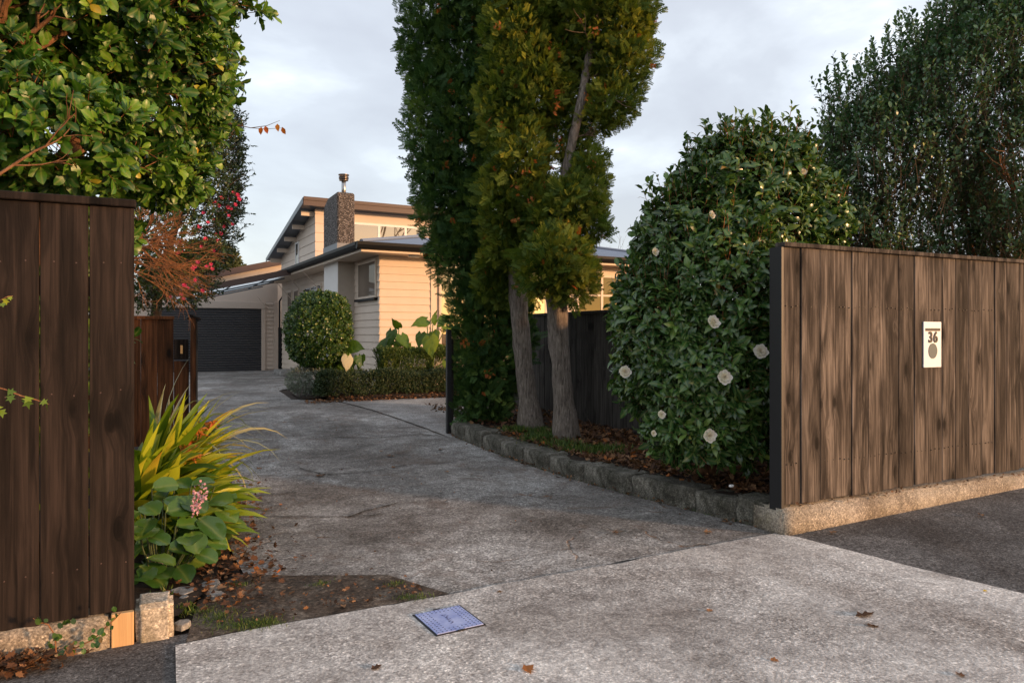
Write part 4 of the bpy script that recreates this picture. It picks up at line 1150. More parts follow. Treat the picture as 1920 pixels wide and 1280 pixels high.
fl_px = [(438, 362), (432, 372), (448, 374), (441, 384), (433, 392), (415, 372), (405, 378), (412, 386), (430, 405), (437, 420), (398, 380), (382, 400), (390, 418), (420, 425), (415, 438), (404, 440), (385, 448), (410, 452), (375, 425),
         (340, 455), (342, 470), (335, 475), (365, 500), (360, 505), (395, 495), (398, 505), (388, 500), (372, 492), (345, 535), (352, 540), (365, 525), (380, 545), (340, 553), (345, 560), (320, 556), (400, 470), (427, 388), (422, 398), (378, 462), (400, 412), (255, 460), (445, 366)]
for i, (x, y_) in enumerate(fl_px):
    q = P(x, y_, 9.95 + random.uniform(-.12, .12) + (.35 if x > 395 else 0))
    if pk is None: pk = flower_mesh('flower', 5, .042, M['p_pink'], 2, .35); f = pk
    else: f = pk.copy(); COL.objects.link(f)
    f.parent = t; f.location = q - o; f.scale = [random.uniform(.6, .95)] * 3
    f.rotation_euler = (R(80) + random.uniform(-.5, .5), random.uniform(-.4, .4), random.uniform(-.6, .6))

# ================================================================ LEAFLESS ORANGE SHRUB
o = P(250, 600, 8.0); o.z = gz(0, 8)
t = thing('leafless_shrub', o, 'tangled leafless shrub with orange brown twigs beside the dark fence', 'shrub')
mb = MB(); rg = random.Random(12)
root = P(228, 470, 7.6) - o
trunk('stem', [P(190, 700, 7.8) - o, root], [.05, .03], M['twig_gray'], t)
for i in range(24):
    dy = rg.uniform(-.75, .65); d = (Vector((CS, -SN, 0)) * rg.uniform(.6, 1) + Vector((0, 0, dy)) + Vector((SN, CS, 0)) * rg.uniform(-.35, .35))
    branchy(mb, root + Vector((0, 0, rg.uniform(-.12, .25))), d, rg.uniform(.45, .62), .008, 3, rg, .42, .0, 3, 3, .16, .6)
mb.build('twigs', M['twig'], t)

# ================================================================ FAR TREE behind the garage
o = P(395, 500, 42); o.z = 0
t = thing('distant_tree', o, 'round olive green tree far behind the garage roof', 'tree')
trunk('trunk', [(0, 0, 0), (0, 0, 4)], [.25, .15], M['bark'], t)
p, n = shell([blob(395, 505, 42, 48, 46), blob(370, 520, 42, 50, 40), blob(420, 520, 42, 30, 28), blob(340, 520, 42, 60, 30)], 4200, .5, .16, 6, 4)
A = sprigs(small_tpl(.6), p, unit(n + UP * .3 + RNG.normal(0, .3, n.shape)), 4, .25, .26, 60); foliage(t, 'crown', A, M['L_far'], o)
# bare pinkish tree far behind the roof
def bare_tree(loc, h, label, seed, r=.2, dep=5, group=None, kids=3, spread=.42):
    rg = random.Random(seed); t = thing('bare_tree', loc, label, 'tree', group)
    mb = MB(); mb.tube([(0, 0, 0), (0, 0, h * .3)], [r, r * .8], 8); mb.build('trunk', M['twig_gray'], t)
    mb = MB()
    for k in range(5):
        branchy(mb, (0, 0, h * .28), (rg.uniform(-.7, .7), rg.uniform(-.7, .7), 1), h * .30, r * .5, dep, rg, spread, .22, kids, 4, .12, .68)
    mb.build('branches', M['twig_gray'], t); return t
b_ = P(1120, 560, 40); bare_tree((b_.x, b_.y, 0), 7.3, 'faint leafless tree far behind the blue grey roof', 3, .12, 4)
# leafless street trees behind the camera: seen only as reflections in the panes
bare_tree((25.5, -30, 0), 24, 'leafless street tree mirrored in the upper windows', 8, .22, 5)

# ================================================================ CYPRESSES
def spray_tpl():
    """flat fan of scale leaves, length 1 along y"""
    V, F = [], []
    def quad(c, d, l, w, z=0):
        c = np.array(c); d = np.array(d) / np.linalg.norm(d); s = np.array([d[1], -d[0]]) * w
        n = len(V); a = c; b = c + d * l * .5 + s; e = c + d * l; g = c + d * l * .5 - s
        for q in (a, b, e, g): V.append([q[0], q[1], -.10 * (q[1]) ** 2 + .12 * abs(q[0]) * -1 + z])
        F.extend([[n, n + 1, n + 2], [n, n + 2, n + 3]])
    quad((0, 0), (0, 1), 1.0, .022)
    for i, y in enumerate((.12, .28, .44, .60, .76)):
        l = .46 * (1 - y * .55)
        for sg in (-1, 1):
            d = (sg * .75, .66); quad((0, y), d, l, .036)
            c = np.array([sg * .75, .66]) * l
            quad((c[0] * .35, y + c[1] * .35), (sg * .25, .97), l * .5, .034, .01)
            quad((c[0] * .6, y + c[1] * .6), (sg * .95, .3), l * .42, .034, -.01)
            quad((c[0] * .65, y + c[1] * .65), (sg * .15, 1), l * .42, .032, .01)
    return np.array(V), np.array(F)
SP = spray_tpl()
def cypress_foliage(blobs, n, size, seed, amp=.16, depth=.6, out=.75, up=.30):
    n = int(n * 2.2); size *= .62; amp *= 1.5
    p, nn = shell(blobs, n, depth, amp, 7, seed, front=.7, prune=.72)
    d = unit(nn * out + UP * up + RNG.normal(0, .55, nn.shape))
    tang = unit(np.cross(nn, UP) + RNG.normal(0, .55, nn.shape))
    s = size * RNG.uniform(.6, 1.25, n)
    r = np.clip(.5 + .28 * lump(p, 4.5, seed) + RNG.normal(0, .2, n), 0, .98)
    r[RNG.random(n) < .008] = 1.0
    A = place(SP, p, d, tang, s, r)
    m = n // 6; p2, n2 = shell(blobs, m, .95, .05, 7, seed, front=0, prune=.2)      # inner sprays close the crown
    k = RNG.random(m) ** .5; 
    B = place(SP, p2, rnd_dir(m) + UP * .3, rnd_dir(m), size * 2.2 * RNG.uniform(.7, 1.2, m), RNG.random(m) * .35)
    return merge([A, B])
def dead_clumps(t, pts, o, size=.09):
    for (x, y_, Z) in pts:
        q = np.array(P(x, y_, Z)) + RNG.normal(0, .03, (9, 3)); 
        A = place(SP, q - np.array(o), rnd_dir(9) + np.array([0, 0, -.6]), rnd_dir(9), size * RNG.uniform(.6, 1.1, 9))
        np_mesh('dead_spray', A[0], A[1], M['L_orange'], t, A[2] * .6, True, A[3])
# left, dark column that reaches the ground
o = P(890, 800, 10.6); o.z = gz(4, 10) + .15
t = thing('cypress_tree', o, 'broad dark green cypress column clothed to the ground beside the black gate post', 'tree', 'cypresses beside the driveway')
trunk('trunk', [(0, 0, 0), (0, 0, 3), (.1, 0, 8)], [.16, .12, .05], M['bark'], t, seed=1)
ca = [blob(808, 60, 10.8, 55, 150, .5), blob(870, 30, 10.6, 62, 190, .5), blob(820, 230, 10.6, 58, 120, .55), blob(880, 250, 10.4, 62, 140, .55), blob(835, 360, 10.5, 58, 95, .5), blob(905, 390, 10.3, 62, 110, .5),
      blob(870, 470, 10.4, 62, 75, .5), blob(925, 500, 10.3, 55, 90, .5), blob(905, 590, 10.2, 62, 75, .5), blob(918, 680, 10.1, 62, 72, .5), blob(905, 745, 10.1, 52, 55, .45), blob(930, 110, 10.4, 60, 130, .5), blob(960, 620, 10.2, 40, 120, .3),
      blob(860, -150, 10.8, 90, 160, .7)]
foliage(t, 'foliage', cypress_foliage(ca, 9000, .19, 3), M['L_cypd'], o)
dead_clumps(t, [(820, 18, 10.2), (838, 308, 10.0), (842, 262, 10.0), (915, 700, 9.5), (870, 640, 9.6)], o, .07)
# middle, bare trunk, sunlit crown
o = P(995, 808, 9.37); o.z = gz(4, 8.5) + .14
t = thing('cypress_tree', o, 'cypress with a bare leaning trunk in the middle, yellow green sunlit crown', 'tree', 'cypresses beside the driveway')
tk = [P(996, 812, 9.37), P(990, 745, 9.37), P(983, 690, 9.37), P(976, 620, 9.37), P(972, 560, 9.37), P(966, 500, 9.4), P(985, 400, 9.4), P(1020, 300, 9.4), P(1030, 230, 9.4), P(1015, 120, 9.4), P(1020, 0, 9.5), P(1030, -150, 9.5)]
trunk('trunk', [q - o for q in tk], [.195, .122, .115, .115, .118, .10, .09, .085, .075, .06, .05, .04], M['bark'], t, 18, seed=4, amp=.10)
cb = [blob(965, 60, 9.2, 52, 120, .45), blob(1000, 150, 9.1, 58, 90, .45), blob(955, 200, 9.2, 55, 90, .45), blob(975, 300, 9.0, 52, 80, .42), blob(950, 370, 9.1, 48, 75, .4), blob(1000, 390, 9.0, 55, 60, .4),
      blob(960, 450, 9.2, 48, 50, .35), blob(1035, 50, 9.3, 50, 100, .45), blob(990, -120, 9.3, 95, 150, .6), blob(1050, 120, 9.2, 45, 70, .35), blob(935, 520, 9.6, 45, 55, .3)]
foliage(t, 'foliage', cypress_foliage(cb, 6500, .17, 9, amp=.2), M['L_cyp'], o)
dead_clumps(t, [(935, 47, 8.7), (1047, 195, 8.75), (985, 322, 8.6), (1000, 372, 8.6), (1026, 340, 8.6), (1050, 108, 8.8), (968, 355, 8.6), (940, 235, 8.7), (1035, 87, 8.8), (1042, 205, 8.7), (965, 410, 8.6)], o, .06)
# right, bare trunk, loose crown leaning right
o = P(1062, 832, 8.6); o.z = gz(4, 7.5) + .14
t = thing('cypress_tree', o, 'rightmost cypress with a thick bare trunk and loose lumpy crown leaning right', 'tree', 'cypresses beside the driveway')
tk = [P(1064, 836, 8.6), P(1058, 760, 8.6), P(1052, 690, 8.6), P(1046, 620, 8.6), P(1043, 560, 8.6), P(1042, 500, 8.6), P(1045, 420, 8.7), P(1060, 330, 8.8), P(1072, 270, 8.8), P(1088, 200, 8.8), P(1100, 130, 8.9), P(1115, 50, 8.9), P(1130, -150, 9)]
trunk('trunk', [q - o for q in tk], [.19, .122, .115, .122, .128, .09, .075, .065, .058, .055, .05, .04, .03], M['bark'], t, 18, seed=8, amp=.10)
mb = MB(); rg = random.Random(21)
for a, b in (((1095, 150), (1180, 110)), ((1092, 190), (1160, 210)), ((1075, 260), (1120, 240)), ((1060, 330), (1115, 300)), ((1105, 100), (1190, 60)), ((1100, 140), (1130, 30))):
    A_, B_ = P(*a, 8.85), P(*b, 8.8); branchy(mb, A_ - o, B_ - A_, (B_ - A_).length * .8, .016, 2, rg, .5, .1, 3)
mb.build('limbs', M['twig_gray'], t)
cc_ = [blob(1100, 345, 8.8, 36, 55, .3), blob(1075, 395, 8.6, 55, 62, .38), blob(1045, 490, 8.3, 64, 58, .42), blob(1078, 525, 8.4, 36, 46, .3), blob(1015, 520, 8.3, 38, 45, .3), blob(1150, 190, 8.9, 52, 42, .35), blob(1115, 225, 9.0, 42, 34, .3),
       blob(1170, 110, 8.9, 55, 52, .38), blob(1150, 40, 8.9, 68, 62, .45), blob(1195, 30, 8.9, 26, 50, .3), blob(1110, 10, 9.0, 60, 90, .45), blob(1120, 130, 9.1, 45, 55, .3), blob(1060, 210, 9.1, 30, 75, .3), blob(1090, 300, 9.0, 42, 30, .25),
       blob(1140, -130, 9.0, 90, 130, .6), blob(1040, 420, 8.7, 45, 60, .35), blob(1110, 425, 8.7, 22, 30, .25)]
foliage(t, 'foliage', cypress_foliage(cc_, 6800, .15, 14, amp=.2), M['L_cyp'], o)
dead_clumps(t, [(1118, 60, 8.4), (1102, 183, 8.6), (1066, 415, 8.2), (1112, 305, 8.5), (1045, 270, 8.7)], o, .05)

# ================================================================ WHITE FLOWERING CAMELLIA
o = P(1325, 890, 6.5); o.z = gz(4.4, 5) + .15
t = thing('camellia_bush', o, 'big dome shaped camellia bush with dark leaves and blush white flowers', 'bush')
for k, (a, b) in enumerate(((P(1322, 895, 6.5), P(1300, 800, 6.4)), (P(1328, 895, 6.5), P(1345, 790, 6.5)), (P(1325, 880, 6.55), P(1380, 700, 6.6)))):
    trunk('trunk', [a - o, b - o, b - o + Vector((0, 0, .5))], [.055, .035, .02], M['bark_red'], t, 10, seed=k)
wb = [blob(1335, 700, 6.15, 125, 145, .5), blob(1275, 625, 6.2, 105, 125, .45), blob(1350, 560, 6.1, 115, 145, .5), blob(1300, 480, 6.3, 95, 120, .5), blob(1400, 425, 6.4, 112, 125, .5), blob(1370, 352, 6.4, 85, 78, .45),
      blob(1470, 405, 6.6, 80, 92, .45), blob(1235, 590, 6.3, 66, 88, .4), blob(1415, 660, 6.0, 38, 120, .3), blob(1290, 805, 6.1, 68, 48, .4), blob(1385, 815, 6.1, 48, 44, .3), blob(1495, 430, 6.6, 62, 55, .4), blob(1222, 700, 6.4, 48, 68, .35), blob(1430, 315, 6.5, 55, 50, .4)]
p, n = shell(wb, 4700, .6, .16, 7, 6, front=.6)
# keep the bush out of the fence
keep = ~((p[:, 1] < 4.12) | ((p[:, 0] > 3.85) & (p[:, 1] < 4.25) & (p[:, 2] < 2.1)) | ((p[:, 0] > 5.2) & (p[:, 2] < 1.9)))
p, n = p[keep], n[keep]
ax = unit(n * .75 + UP * .45 + RNG.normal(0, .3, n.shape))
A = sprigs(leaf_tpl(.46, .09, .14), p, ax, 6, .10, .088, 66, .22, .25); Bq = sticks(p - ax * .12, ax, .22, .003)
top = n[:, 2] > .35
pt_ = p[top][:420]; at_ = unit(np.tile([0, 0, 1.0], (len(pt_), 1)) + n[top][:420] * .35 + RNG.normal(0, .12, (len(pt_), 3)))
A2 = sprigs(leaf_tpl(.46, .09, .14), pt_, at_, 9, .29, .080, 60, .12, .2); B2 = sticks(pt_ - at_ * .05, at_, .32, .004)
foliage(t, 'foliage', merge([A, A2]), M['L_cam'], o); foliage(t, 'twigs', merge([Bq, B2]), M['twig'], o)
wf = None
for (x, y_, Z, s_) in ((1334, 403, 5.72, .6), (1337, 604, 5.52, .95), (1426, 659, 5.55, 1.0), (1358, 707, 5.50, 1.0), (1330, 816, 5.55, .95), (1172, 697, 6.0, .9), (1240, 777, 5.75, .6), (1228, 472, 5.85, .6), (1506, 322, 6.1, .55), (1225, 812, 5.75, .45)):
    if wf is None: wf = flower_mesh('flower', 8, .066, M['p_white'], 4, .12); f = wf
    else: f = wf.copy(); COL.objects.link(f)
    f.parent = t; f.location = P(x, y_, Z) - o; f.scale = [s_ * .85] * 3; f.rotation_euler = (R(75) + random.uniform(-.3, .3), random.uniform(-.3, .3), random.uniform(-.7, .2))

# ================================================================ RIGHT HAND SHRUB TREE
o = P(1760, 700, 8.0); o.z = 0
t = thing('small_leaved_tree', o, 'tall grey green small leaved shrub tree behind the brown fence', 'tree')
rb = [blob(1700, 320, 7.6, 145, 125, .6), blob(1622, 320, 7.8, 88, 105, .5), blob(1605, 420, 7.7, 70, 85, .4), blob(1800, 230, 7.5, 140, 135, .6), blob(1880, 155, 7.4, 120, 120, .6), blob(1930, 300, 7.2, 110, 190, .5),
      blob(1690, 230, 7.9, 62, 65, .4), blob(1775, 150, 7.8, 68, 70, .4), blob(1870, 60, 7.6, 75, 60, .4), blob(1980, 80, 7.3, 100, 130, .6), blob(1740, 440, 7.8, 210, 85, .4), blob(1900, 450, 7.8, 120, 85, .4)]
p, n = shell(rb, 7800, .5, .16, 6, 8, front=.6)
lower = (p[:, 2] < CAMH + (HOR - 330) / FPX * 7.6) & (p[:, 0] > 7.0)      # thin the leafless lower right
keep = ~(lower & (RNG.random(len(p)) < .3)); p, n = p[keep], n[keep]
ax = unit(n * .35 + UP * 1.0 + RNG.normal(0, .3, n.shape))
A = sprigs(oval_tpl(.55, .06, .08), p, ax, 9, .20, .046, 62, 0, .25); Bq = sticks(p - ax * .15, ax, .36, .003)
ps, axs = [], []
for i in range(330):
    x = random.uniform(1535, 1930)
    ye = np.interp(x, [1530, 1560, 1620, 1680, 1740, 1790, 1850, 1930], [235, 190, 175, 110, 75, 25, 0, -20]); yy = ye + random.uniform(-25, 85)
    ps.append(P(x, yy, 7.7 + random.uniform(-.35, .35)))
ps = np.array(ps); axs = unit(np.tile([0, 0, 1.0], (len(ps), 1)) + RNG.normal(0, .22, (len(ps), 3)))
A2 = sprigs(oval_tpl(.55, .06, .08), ps, axs, 15, .34, .050, 60, 0, .25, tip=False); B2 = sticks(ps - axs * .1, axs, .46, .0035)
foliage(t, 'foliage', merge([A, A2]), M['L_bush'], o)
foliage(t, 'twigs', merge([Bq, B2]), M['twig_gray'], o)
mb = MB(); rg = random.Random(31)
for i in range(17):
    x = rg.uniform(1680, 1960); a = P(x, 560, 7.9 + rg.uniform(-.3, .3)); b = P(x + rg.uniform(-90, 90), rg.uniform(260, 420), 7.6 + rg.uniform(-.3, .3))
    branchy(mb, a - o, b - a, (b - a).length, .018, 3, rg, .42, .15, 3, 5, .12, .5)
mb.build('branches', M['twig'], t)

# ================================================================ TOPIARY AND HOUSE BED
o = P(600, 720, 14.6); o.z = bed2(o.x, o.y)
t = thing('topiary_ball', o, 'clipped round green bush beside the house wall', 'bush')
trunk('trunk', [(0, 0, -.05), (0, 0, .9)], [.06, .05], M['bark'], t)
tb = [blob(598, 618, 14.5, 57, 69), blob(575, 640, 14.4, 32, 40), blob(618, 590, 14.4, 34, 38), blob(612, 655, 14.4, 34, 30)]
p, n = shell(tb, 4200, .28, .07, 9, 3, front=.7)
A = sprigs(oval_tpl(.6, .05, .08), p, unit(n + RNG.normal(0, .35, n.shape)), 6, .06, .048, 65, 0, .25); foliage(t, 'foliage', A, M['L_topi'], o)
def hedge(name, lab, boxes, n, size, mat, cat='hedge', k=6, spread=45, up=.6):
    c = Vector(((boxes[0][0] + boxes[0][3]) / 2, (boxes[0][1] + boxes[0][4]) / 2, 0)); c.z = bed2(c.x, c.y)
    t = thing(name, c, lab, cat); P_, N_ = [], []
    for (x0, y0, z0, x1, y1, z1) in boxes:
        m = int(n * ((x1 - x0) * (z1 - z0 + y1 - y0)) / sum((b[3] - b[0]) * (b[5] - b[2] + b[4] - b[1]) for b in boxes))
        u = RNG.random((m, 3)); side = RNG.random(m)
        e = RNG.exponential(.06, m)
        q = np.stack([x0 + u[:, 0] * (x1 - x0), y0 + u[:, 1] * (y1 - y0), z0 + u[:, 2] * (z1 - z0)], 1); nn = np.tile([0, -1.0, .2], (m, 1))
        fr = side < .5; tp = (side >= .5) & (side < .9); lf = side >= .9
        q[fr, 1] = y0 + e[fr]; q[tp, 2] = z1 - e[tp]; nn[tp] = [0, -.1, 1]; q[lf, 0] = x0 + e[lf]; nn[lf] = [-1, 0, .2]
        q += .05 * np.stack([lump(q, 6, 1), lump(q, 6, 2), lump(q, 5, 3)], 1)
        P_.append(q); N_.append(nn)
    p = np.concatenate(P_); nn = np.concatenate(N_)
    A = sprigs(small_tpl(.42), p, unit(nn * .6 + UP * up + RNG.normal(0, .35, p.shape)), k, .09, size, spread, 0, .3)
    foliage(t, 'foliage', A, mat, c)
    return t
hp = [P(560, 735, 14.9), P(838, 738, 14.9)]
hz = bed2(4.3, 14.5)
ya = 13.95
hx0 = P(590, 720, 14.4).x; hx1 = 6.6
hb = gz(4, 14) + .08
hedge('low_hedge', 'long low clipped dark hedge along the edge of the house bed', [(hx0, ya, hb, hx1, ya + .5, hb + .40)], 7000, .036, M['L_hedge'])
bx0 = P(722, 700, 14.6).x
hedge('box_bush', 'taller fresh green clipped bush rising behind the low hedge by the house corner', [(bx0, ya + .35, hb, hx1, ya + 1.0, hb + .82)], 7500, .036, M['L_hedge2'], 'bush', 6, 35, .9)
o = P(572, 725, 14.6); o.z = bed2(o.x, o.y)
t = thing('silver_shrub', o, 'small silvery leaved shrub at the left end of the low hedge', 'shrub')
p, n = shell([blob(572, 712, 14.5, 30, 22), blob(600, 712, 14.4, 28, 24)], 900, .5, .12, 5, 3)
A = sprigs(small_tpl(.35), p, unit(n + UP * .3 + RNG.normal(0, .3, n.shape)), 7, .07, .045, 50); foliage(t, 'foliage', A, M['L_silver'], o)

def heart_mesh(name, L_, mat, parent, loc, dir_, up_, rnd=.5, curl=.22):
    """big arrow shaped leaf with raised veins"""
    nu, nv = 9, 11; V, F = [], []
    for j in range(nv):
        v = j / (nv - 1); y = -.18 + 1.18 * v
        w = .42 * math.sin(math.pi * min(1, (v * .96 + .06)) ** .72) * (1 - .12 * v)
        for i in range(nu):
            u = -1 + 2 * i / (nu - 1); x = u * w
            yy = y if v > .2 else y + (.2 - v) * (1 - abs(u)) * .9
            z = -curl * (yy ** 2) * .8 - .12 * abs(u) ** 2 * w * 2 + .035 * math.sin(abs(u) * 7 - v * 22) + .05 * abs(u)
            V.append((x * L_, yy * L_, z * L_))
    for j in range(nv - 1):
        for i in range(nu - 1): a = j * nu + i; F.append((a, a + 1, a + nu + 1, a + nu))
    V = np.array(V); d = Vector(dir_).normalized(); n = Vector(up_); n = (n - d * n.dot(d)).normalized(); x = d.cross(n)
    Rm = np.array([tuple(x), tuple(d), tuple(n)]); V = V @ Rm
    F = np.array(F); o = np_mesh(name, V, F, mat, parent, np.full(len(V), rnd) + RNG.normal(0, .04, len(V)), True, np.tile(np.abs(np.linspace(-1, 1, nu)), nv))
    o.location = loc; return o
def ear_plant(base, leaves, label, extra=5):
    cx_ = sum(l[0] for l in leaves) / len(leaves); cy_ = sum(l[1] for l in leaves) / len(leaves); rg_ = random.Random(int(cx_))
    leaves = list(leaves) + [(cx_ + rg_.uniform(-26, 26), cy_ + rg_.uniform(-8, 34), leaves[0][2] + rg_.uniform(.1, .3), rg_.uniform(.26, .40), rg_.uniform(-.9, .9), rg_.uniform(-1, .2), rg_.uniform(0, .7), 'L_ear') for _ in range(extra)]
    o = Vector(base); t = thing('elephant_ear_plant', o, label, 'plant', 'elephant ear plants along the house wall')
    for (x, y_, Z, L_, dx, dz, r_, mk) in leaves:
        q = P(x, y_, Z) - o
        dirv = Vector((CS, -SN, 0)) * dx + Vector((0, 0, dz)) + Vector((-SN, -CS, 0)) * .35
        upv = Vector((-SN, -CS, 0)) * random.uniform(.3, .9) + Vector((CS, -SN, 0)) * random.uniform(-.6, .6) + Vector((0, 0, random.uniform(.2, .7)))
        heart_mesh('leaf', L_ * .86, M[mk], t, q, dirv, upv, r_)
        mb = MB(); m_ = q * .5 + Vector((0, 0, .12)); mb.tube([(random.uniform(-.05, .05), 0, 0), (m_.x * .7, m_.y * .7, m_.z * 1.1), q], [.018, .014, .009], 6); mb.build('stalk', M['L_earstalk'], t, True)
    return t
M['L_earstalk'] = m_plain('green stalk', (.14, .22, .04), .5)
ear_plant((P(745, 700, 15.3).x, P(745, 700, 15.3).y, hb), [(752, 628, 15.1, .40, .5, -.75, .45, 'L_ear'), (735, 620, 15.2, .46, -.25, -1, .12, 'L_ear'), (748, 614, 15.3, .30, -.4, .5, .25, 'L_ear')], 'elephant ear plant with drooping dark leaves at the sunlit corner wall')
ear_plant((P(806, 690, 15.2).x, P(806, 690, 15.2).y, hb), [(800, 600, 15.2, .42, -.6, -.2, .55, 'L_ear'), (806, 632, 14.9, .52, .1, -1, .85, 'L_ear'), (822, 604, 15.1, .40, .5, .3, .6, 'L_ear'), (836, 612, 15.0, .44, .6, -.3, .75, 'L_ear'), (790, 625, 15.2, .38, -.2, -1, .35, 'L_ear'), (838, 675, 14.9, .30, .1, -1, .95, 'L_ear'), (812, 605, 15.3, .33, .2, .9, .7, 'L_ear')], 'bright yellow green elephant ear plant left of the black gate post')
ear_plant((P(655, 712, 14.5).x, P(655, 712, 14.5).y, hb), [(636, 652, 14.3, .40, -.6, -.5, .35, 'L_ear'), (655, 648, 14.4, .42, .7, -.1, .5, 'L_ear'), (652, 668, 14.2, .36, .05, -1, .3, 'L_pale'), (672, 668, 14.5, .30, .3, -1, .05, 'L_ear')], 'elephant ear plant with one pale dying leaf under the topiary ball')
# short strappy tufts by the big leaves
def blade_set(n, base, spread, L_, w, elev, bend, rnd_off=0, az=None, seg=7, twist=.4):
    """arching V-folded strap leaves; returns an array group"""
    V, F, r, a = [], [], [], []
    for i in range(n):
        an = random.uniform(0, 2 * math.pi) if az is None else random.gauss(az[0], az[1])
        d = Vector((math.cos(an), math.sin(an), 0)); side = Vector((-math.sin(an), math.cos(an), 0))
        p = Vector(base) + d * random.uniform(0, spread) + side * random.uniform(-spread, spread) * .6
        e = R(elev + random.gauss(0, 12)); l = L_ * random.uniform(.65, 1.15); ww = w * random.uniform(.75, 1.15)
        b = R(bend + random.gauss(0, bend * .35)) / seg; rr = min(1, max(0, random.random() + rnd_off)); tw = random.gauss(0, twist)
        n0 = len(V)
        for k in range(seg + 1):
            t_ = k / seg; wk = ww * (0.5 + 1.1 * t_ * (1 - t_) * 1.6) * (1 - t_ ** 4) + .0005
            tang = d * math.cos(e) + Vector((0, 0, math.sin(e))); nrm = -d * math.sin(e) + Vector((0, 0, math.cos(e)))
            s = (side * math.cos(tw) + nrm * math.sin(tw)); nn = nrm * math.cos(tw) - side * math.sin(tw)
            V += [p - s * wk + nn * wk * .35, p, p + s * wk + nn * wk * .35]; r += [min(rr, .9) + .09 * t_ * t_] * 3; a += [1, 0, 1]
            p = p + tang * (l / seg); e -= b * (.4 + 1.2 * t_)
        for k in range(seg):
            q = n0 + 3 * k
            F += [[q, q + 1, q + 4], [q, q + 4, q + 3], [q + 1, q + 2, q + 5], [q + 1, q + 5, q + 4]]
    return np.array([tuple(v) for v in V]), np.array(F), np.clip(np.array(r), 0, 1), np.array(a, float)
o = P(770, 690, 15.3); o.z = hb
t = thing('strappy_plant', o, 'short tuft of green strap leaves against the sunlit wall between the elephant ears', 'plant')
A = blade_set(26, (0, 0, 0), .12, .62, .016, 78, 60); np_mesh('leaves', A[0], A[1], M['L_strap'], t, A[2] * .5, True, A[3])

# ================================================================ PLANTING STRIP BY THE LEFT FENCE
# flax behind
o = Vector((.0, 6.75, gz(0, 6.75) + .02))
t = thing('flax_plant', o, 'long arching grey green flax with bent tips behind the yellow green clump', 'plant')
A = blade_set(46, (0, 0, 0), .16, 1.18, .021, 72, 100, az=(-.3, 1.0), seg=10); A3 = blade_set(16, (0, 0, 0), .12, 1.15, .018, 70, 135, az=(-.45, .5), seg=11); A = merge([A, A3])
np_mesh('leaves', A[0], A[1], M['L_flax'], t, A[2], True, A[3])
# yellow green strap clump
o = Vector((-.02, 5.75, .03))
t = thing('strap_leaf_clump', o, 'dense yellow green strap leaved clump at the end of the dark fence', 'plant')
parts = []
for (dx, dy, n_, L_, el, bd, az) in ((-.04, .45, 80, .92, 72, 55, (-.4, 1.1)), (-.12, .1, 80, .86, 68, 60, (-.5, 1.0)), (.0, -.2, 90, .66, 52, 70, (-.5, .8)), (.02, -.5, 70, .56, 44, 65, (-.7, .8)), (.02, .25, 80, .58, 40, 55, (-.35, .6)), (-.25, -.2, 50, .76, 66, 60, (-.6, .9))):
    parts.append(blade_set(n_, (dx, dy, 0), .13, L_, .060, el, bd, az=az))
A = merge(parts); np_mesh('leaves', A[0], A[1], M['L_strap'], t, A[2], True, A[3])
for (x, y_, Z) in ((352, 845, 5.3), (362, 855, 5.25), (347, 838, 5.4), (358, 876, 5.2), (372, 806, 5.5), (398, 790, 5.7)):
    q = P(x, y_, Z) - o
    A = place(leaf_tpl(.25, .1, .5), np.tile(np.array(q), (11, 1)), rnd_dir(11) + np.array([.3, -.3, -.5]), rnd_dir(11), RNG.uniform(.05, .10, 11)); np_mesh('withered_flower', A[0], A[1], M['L_orange'], t, A[2], True, A[3])
# bergenia with pink flower
o = Vector((.0, 4.62, .03))
t = thing('bergenia_plant', o, 'round leaved plant with a pink flower spike beside the end of the dark fence', 'plant')
def round_leaf(L_, w=.85):
    nu, nv = 7, 8; V, F = [], []
    for j in range(nv):
        v = j / (nv - 1); ww = w / 2 * math.sqrt(max(0, 1 - (2 * v * .985 - 1) ** 2)) * (.8 + .3 * v)
        for i in range(nu):
            u = -1 + 2 * i / (nu - 1); V.append((u * ww, v, .14 * abs(u) ** 1.5 * ww * 2 + .02 * math.sin(v * 14 + u * 5) - .18 * v * v))
    for j in range(nv - 1):
        for i in range(nu - 1):
            a = j * nu + i; F += [(a, a + 1, a + nu + 1), (a, a + nu + 1, a + nu)]
    return np.array(V), np.array(F)
RL = round_leaf(1)
N = 54
ps = [];ds = [];ns_ = [];ss = []
spots = [(268, 1075, 4.05, .15), (290, 1000, 4.2, .14), (330, 1000, 4.25, .15), (370, 985, 4.4, .16), (395, 955, 4.6, .15), (340, 950, 4.4, .15), (300, 950, 4.4, .13), (262, 960, 4.2, .12), (285, 930, 4.5, .13), (355, 925, 4.6, .14), (390, 1000, 4.4, .13),
         (320, 1045, 4.15, .16), (350, 1020, 4.2, .15), (275, 1020, 4.1, .12), (400, 925, 4.8, .13), (325, 915, 4.7, .13), (365, 1010, 4.3, .14), (310, 975, 4.3, .15), (255, 1000, 4.1, .12), (280, 985, 4.2, .13), (262, 1095, 4.0, .13), (300, 1085, 4.1, .13), (335, 1075, 4.15, .13), (370, 1050, 4.25, .13), (385, 1030, 4.3, .12), (280, 1060, 4.05, .13)]
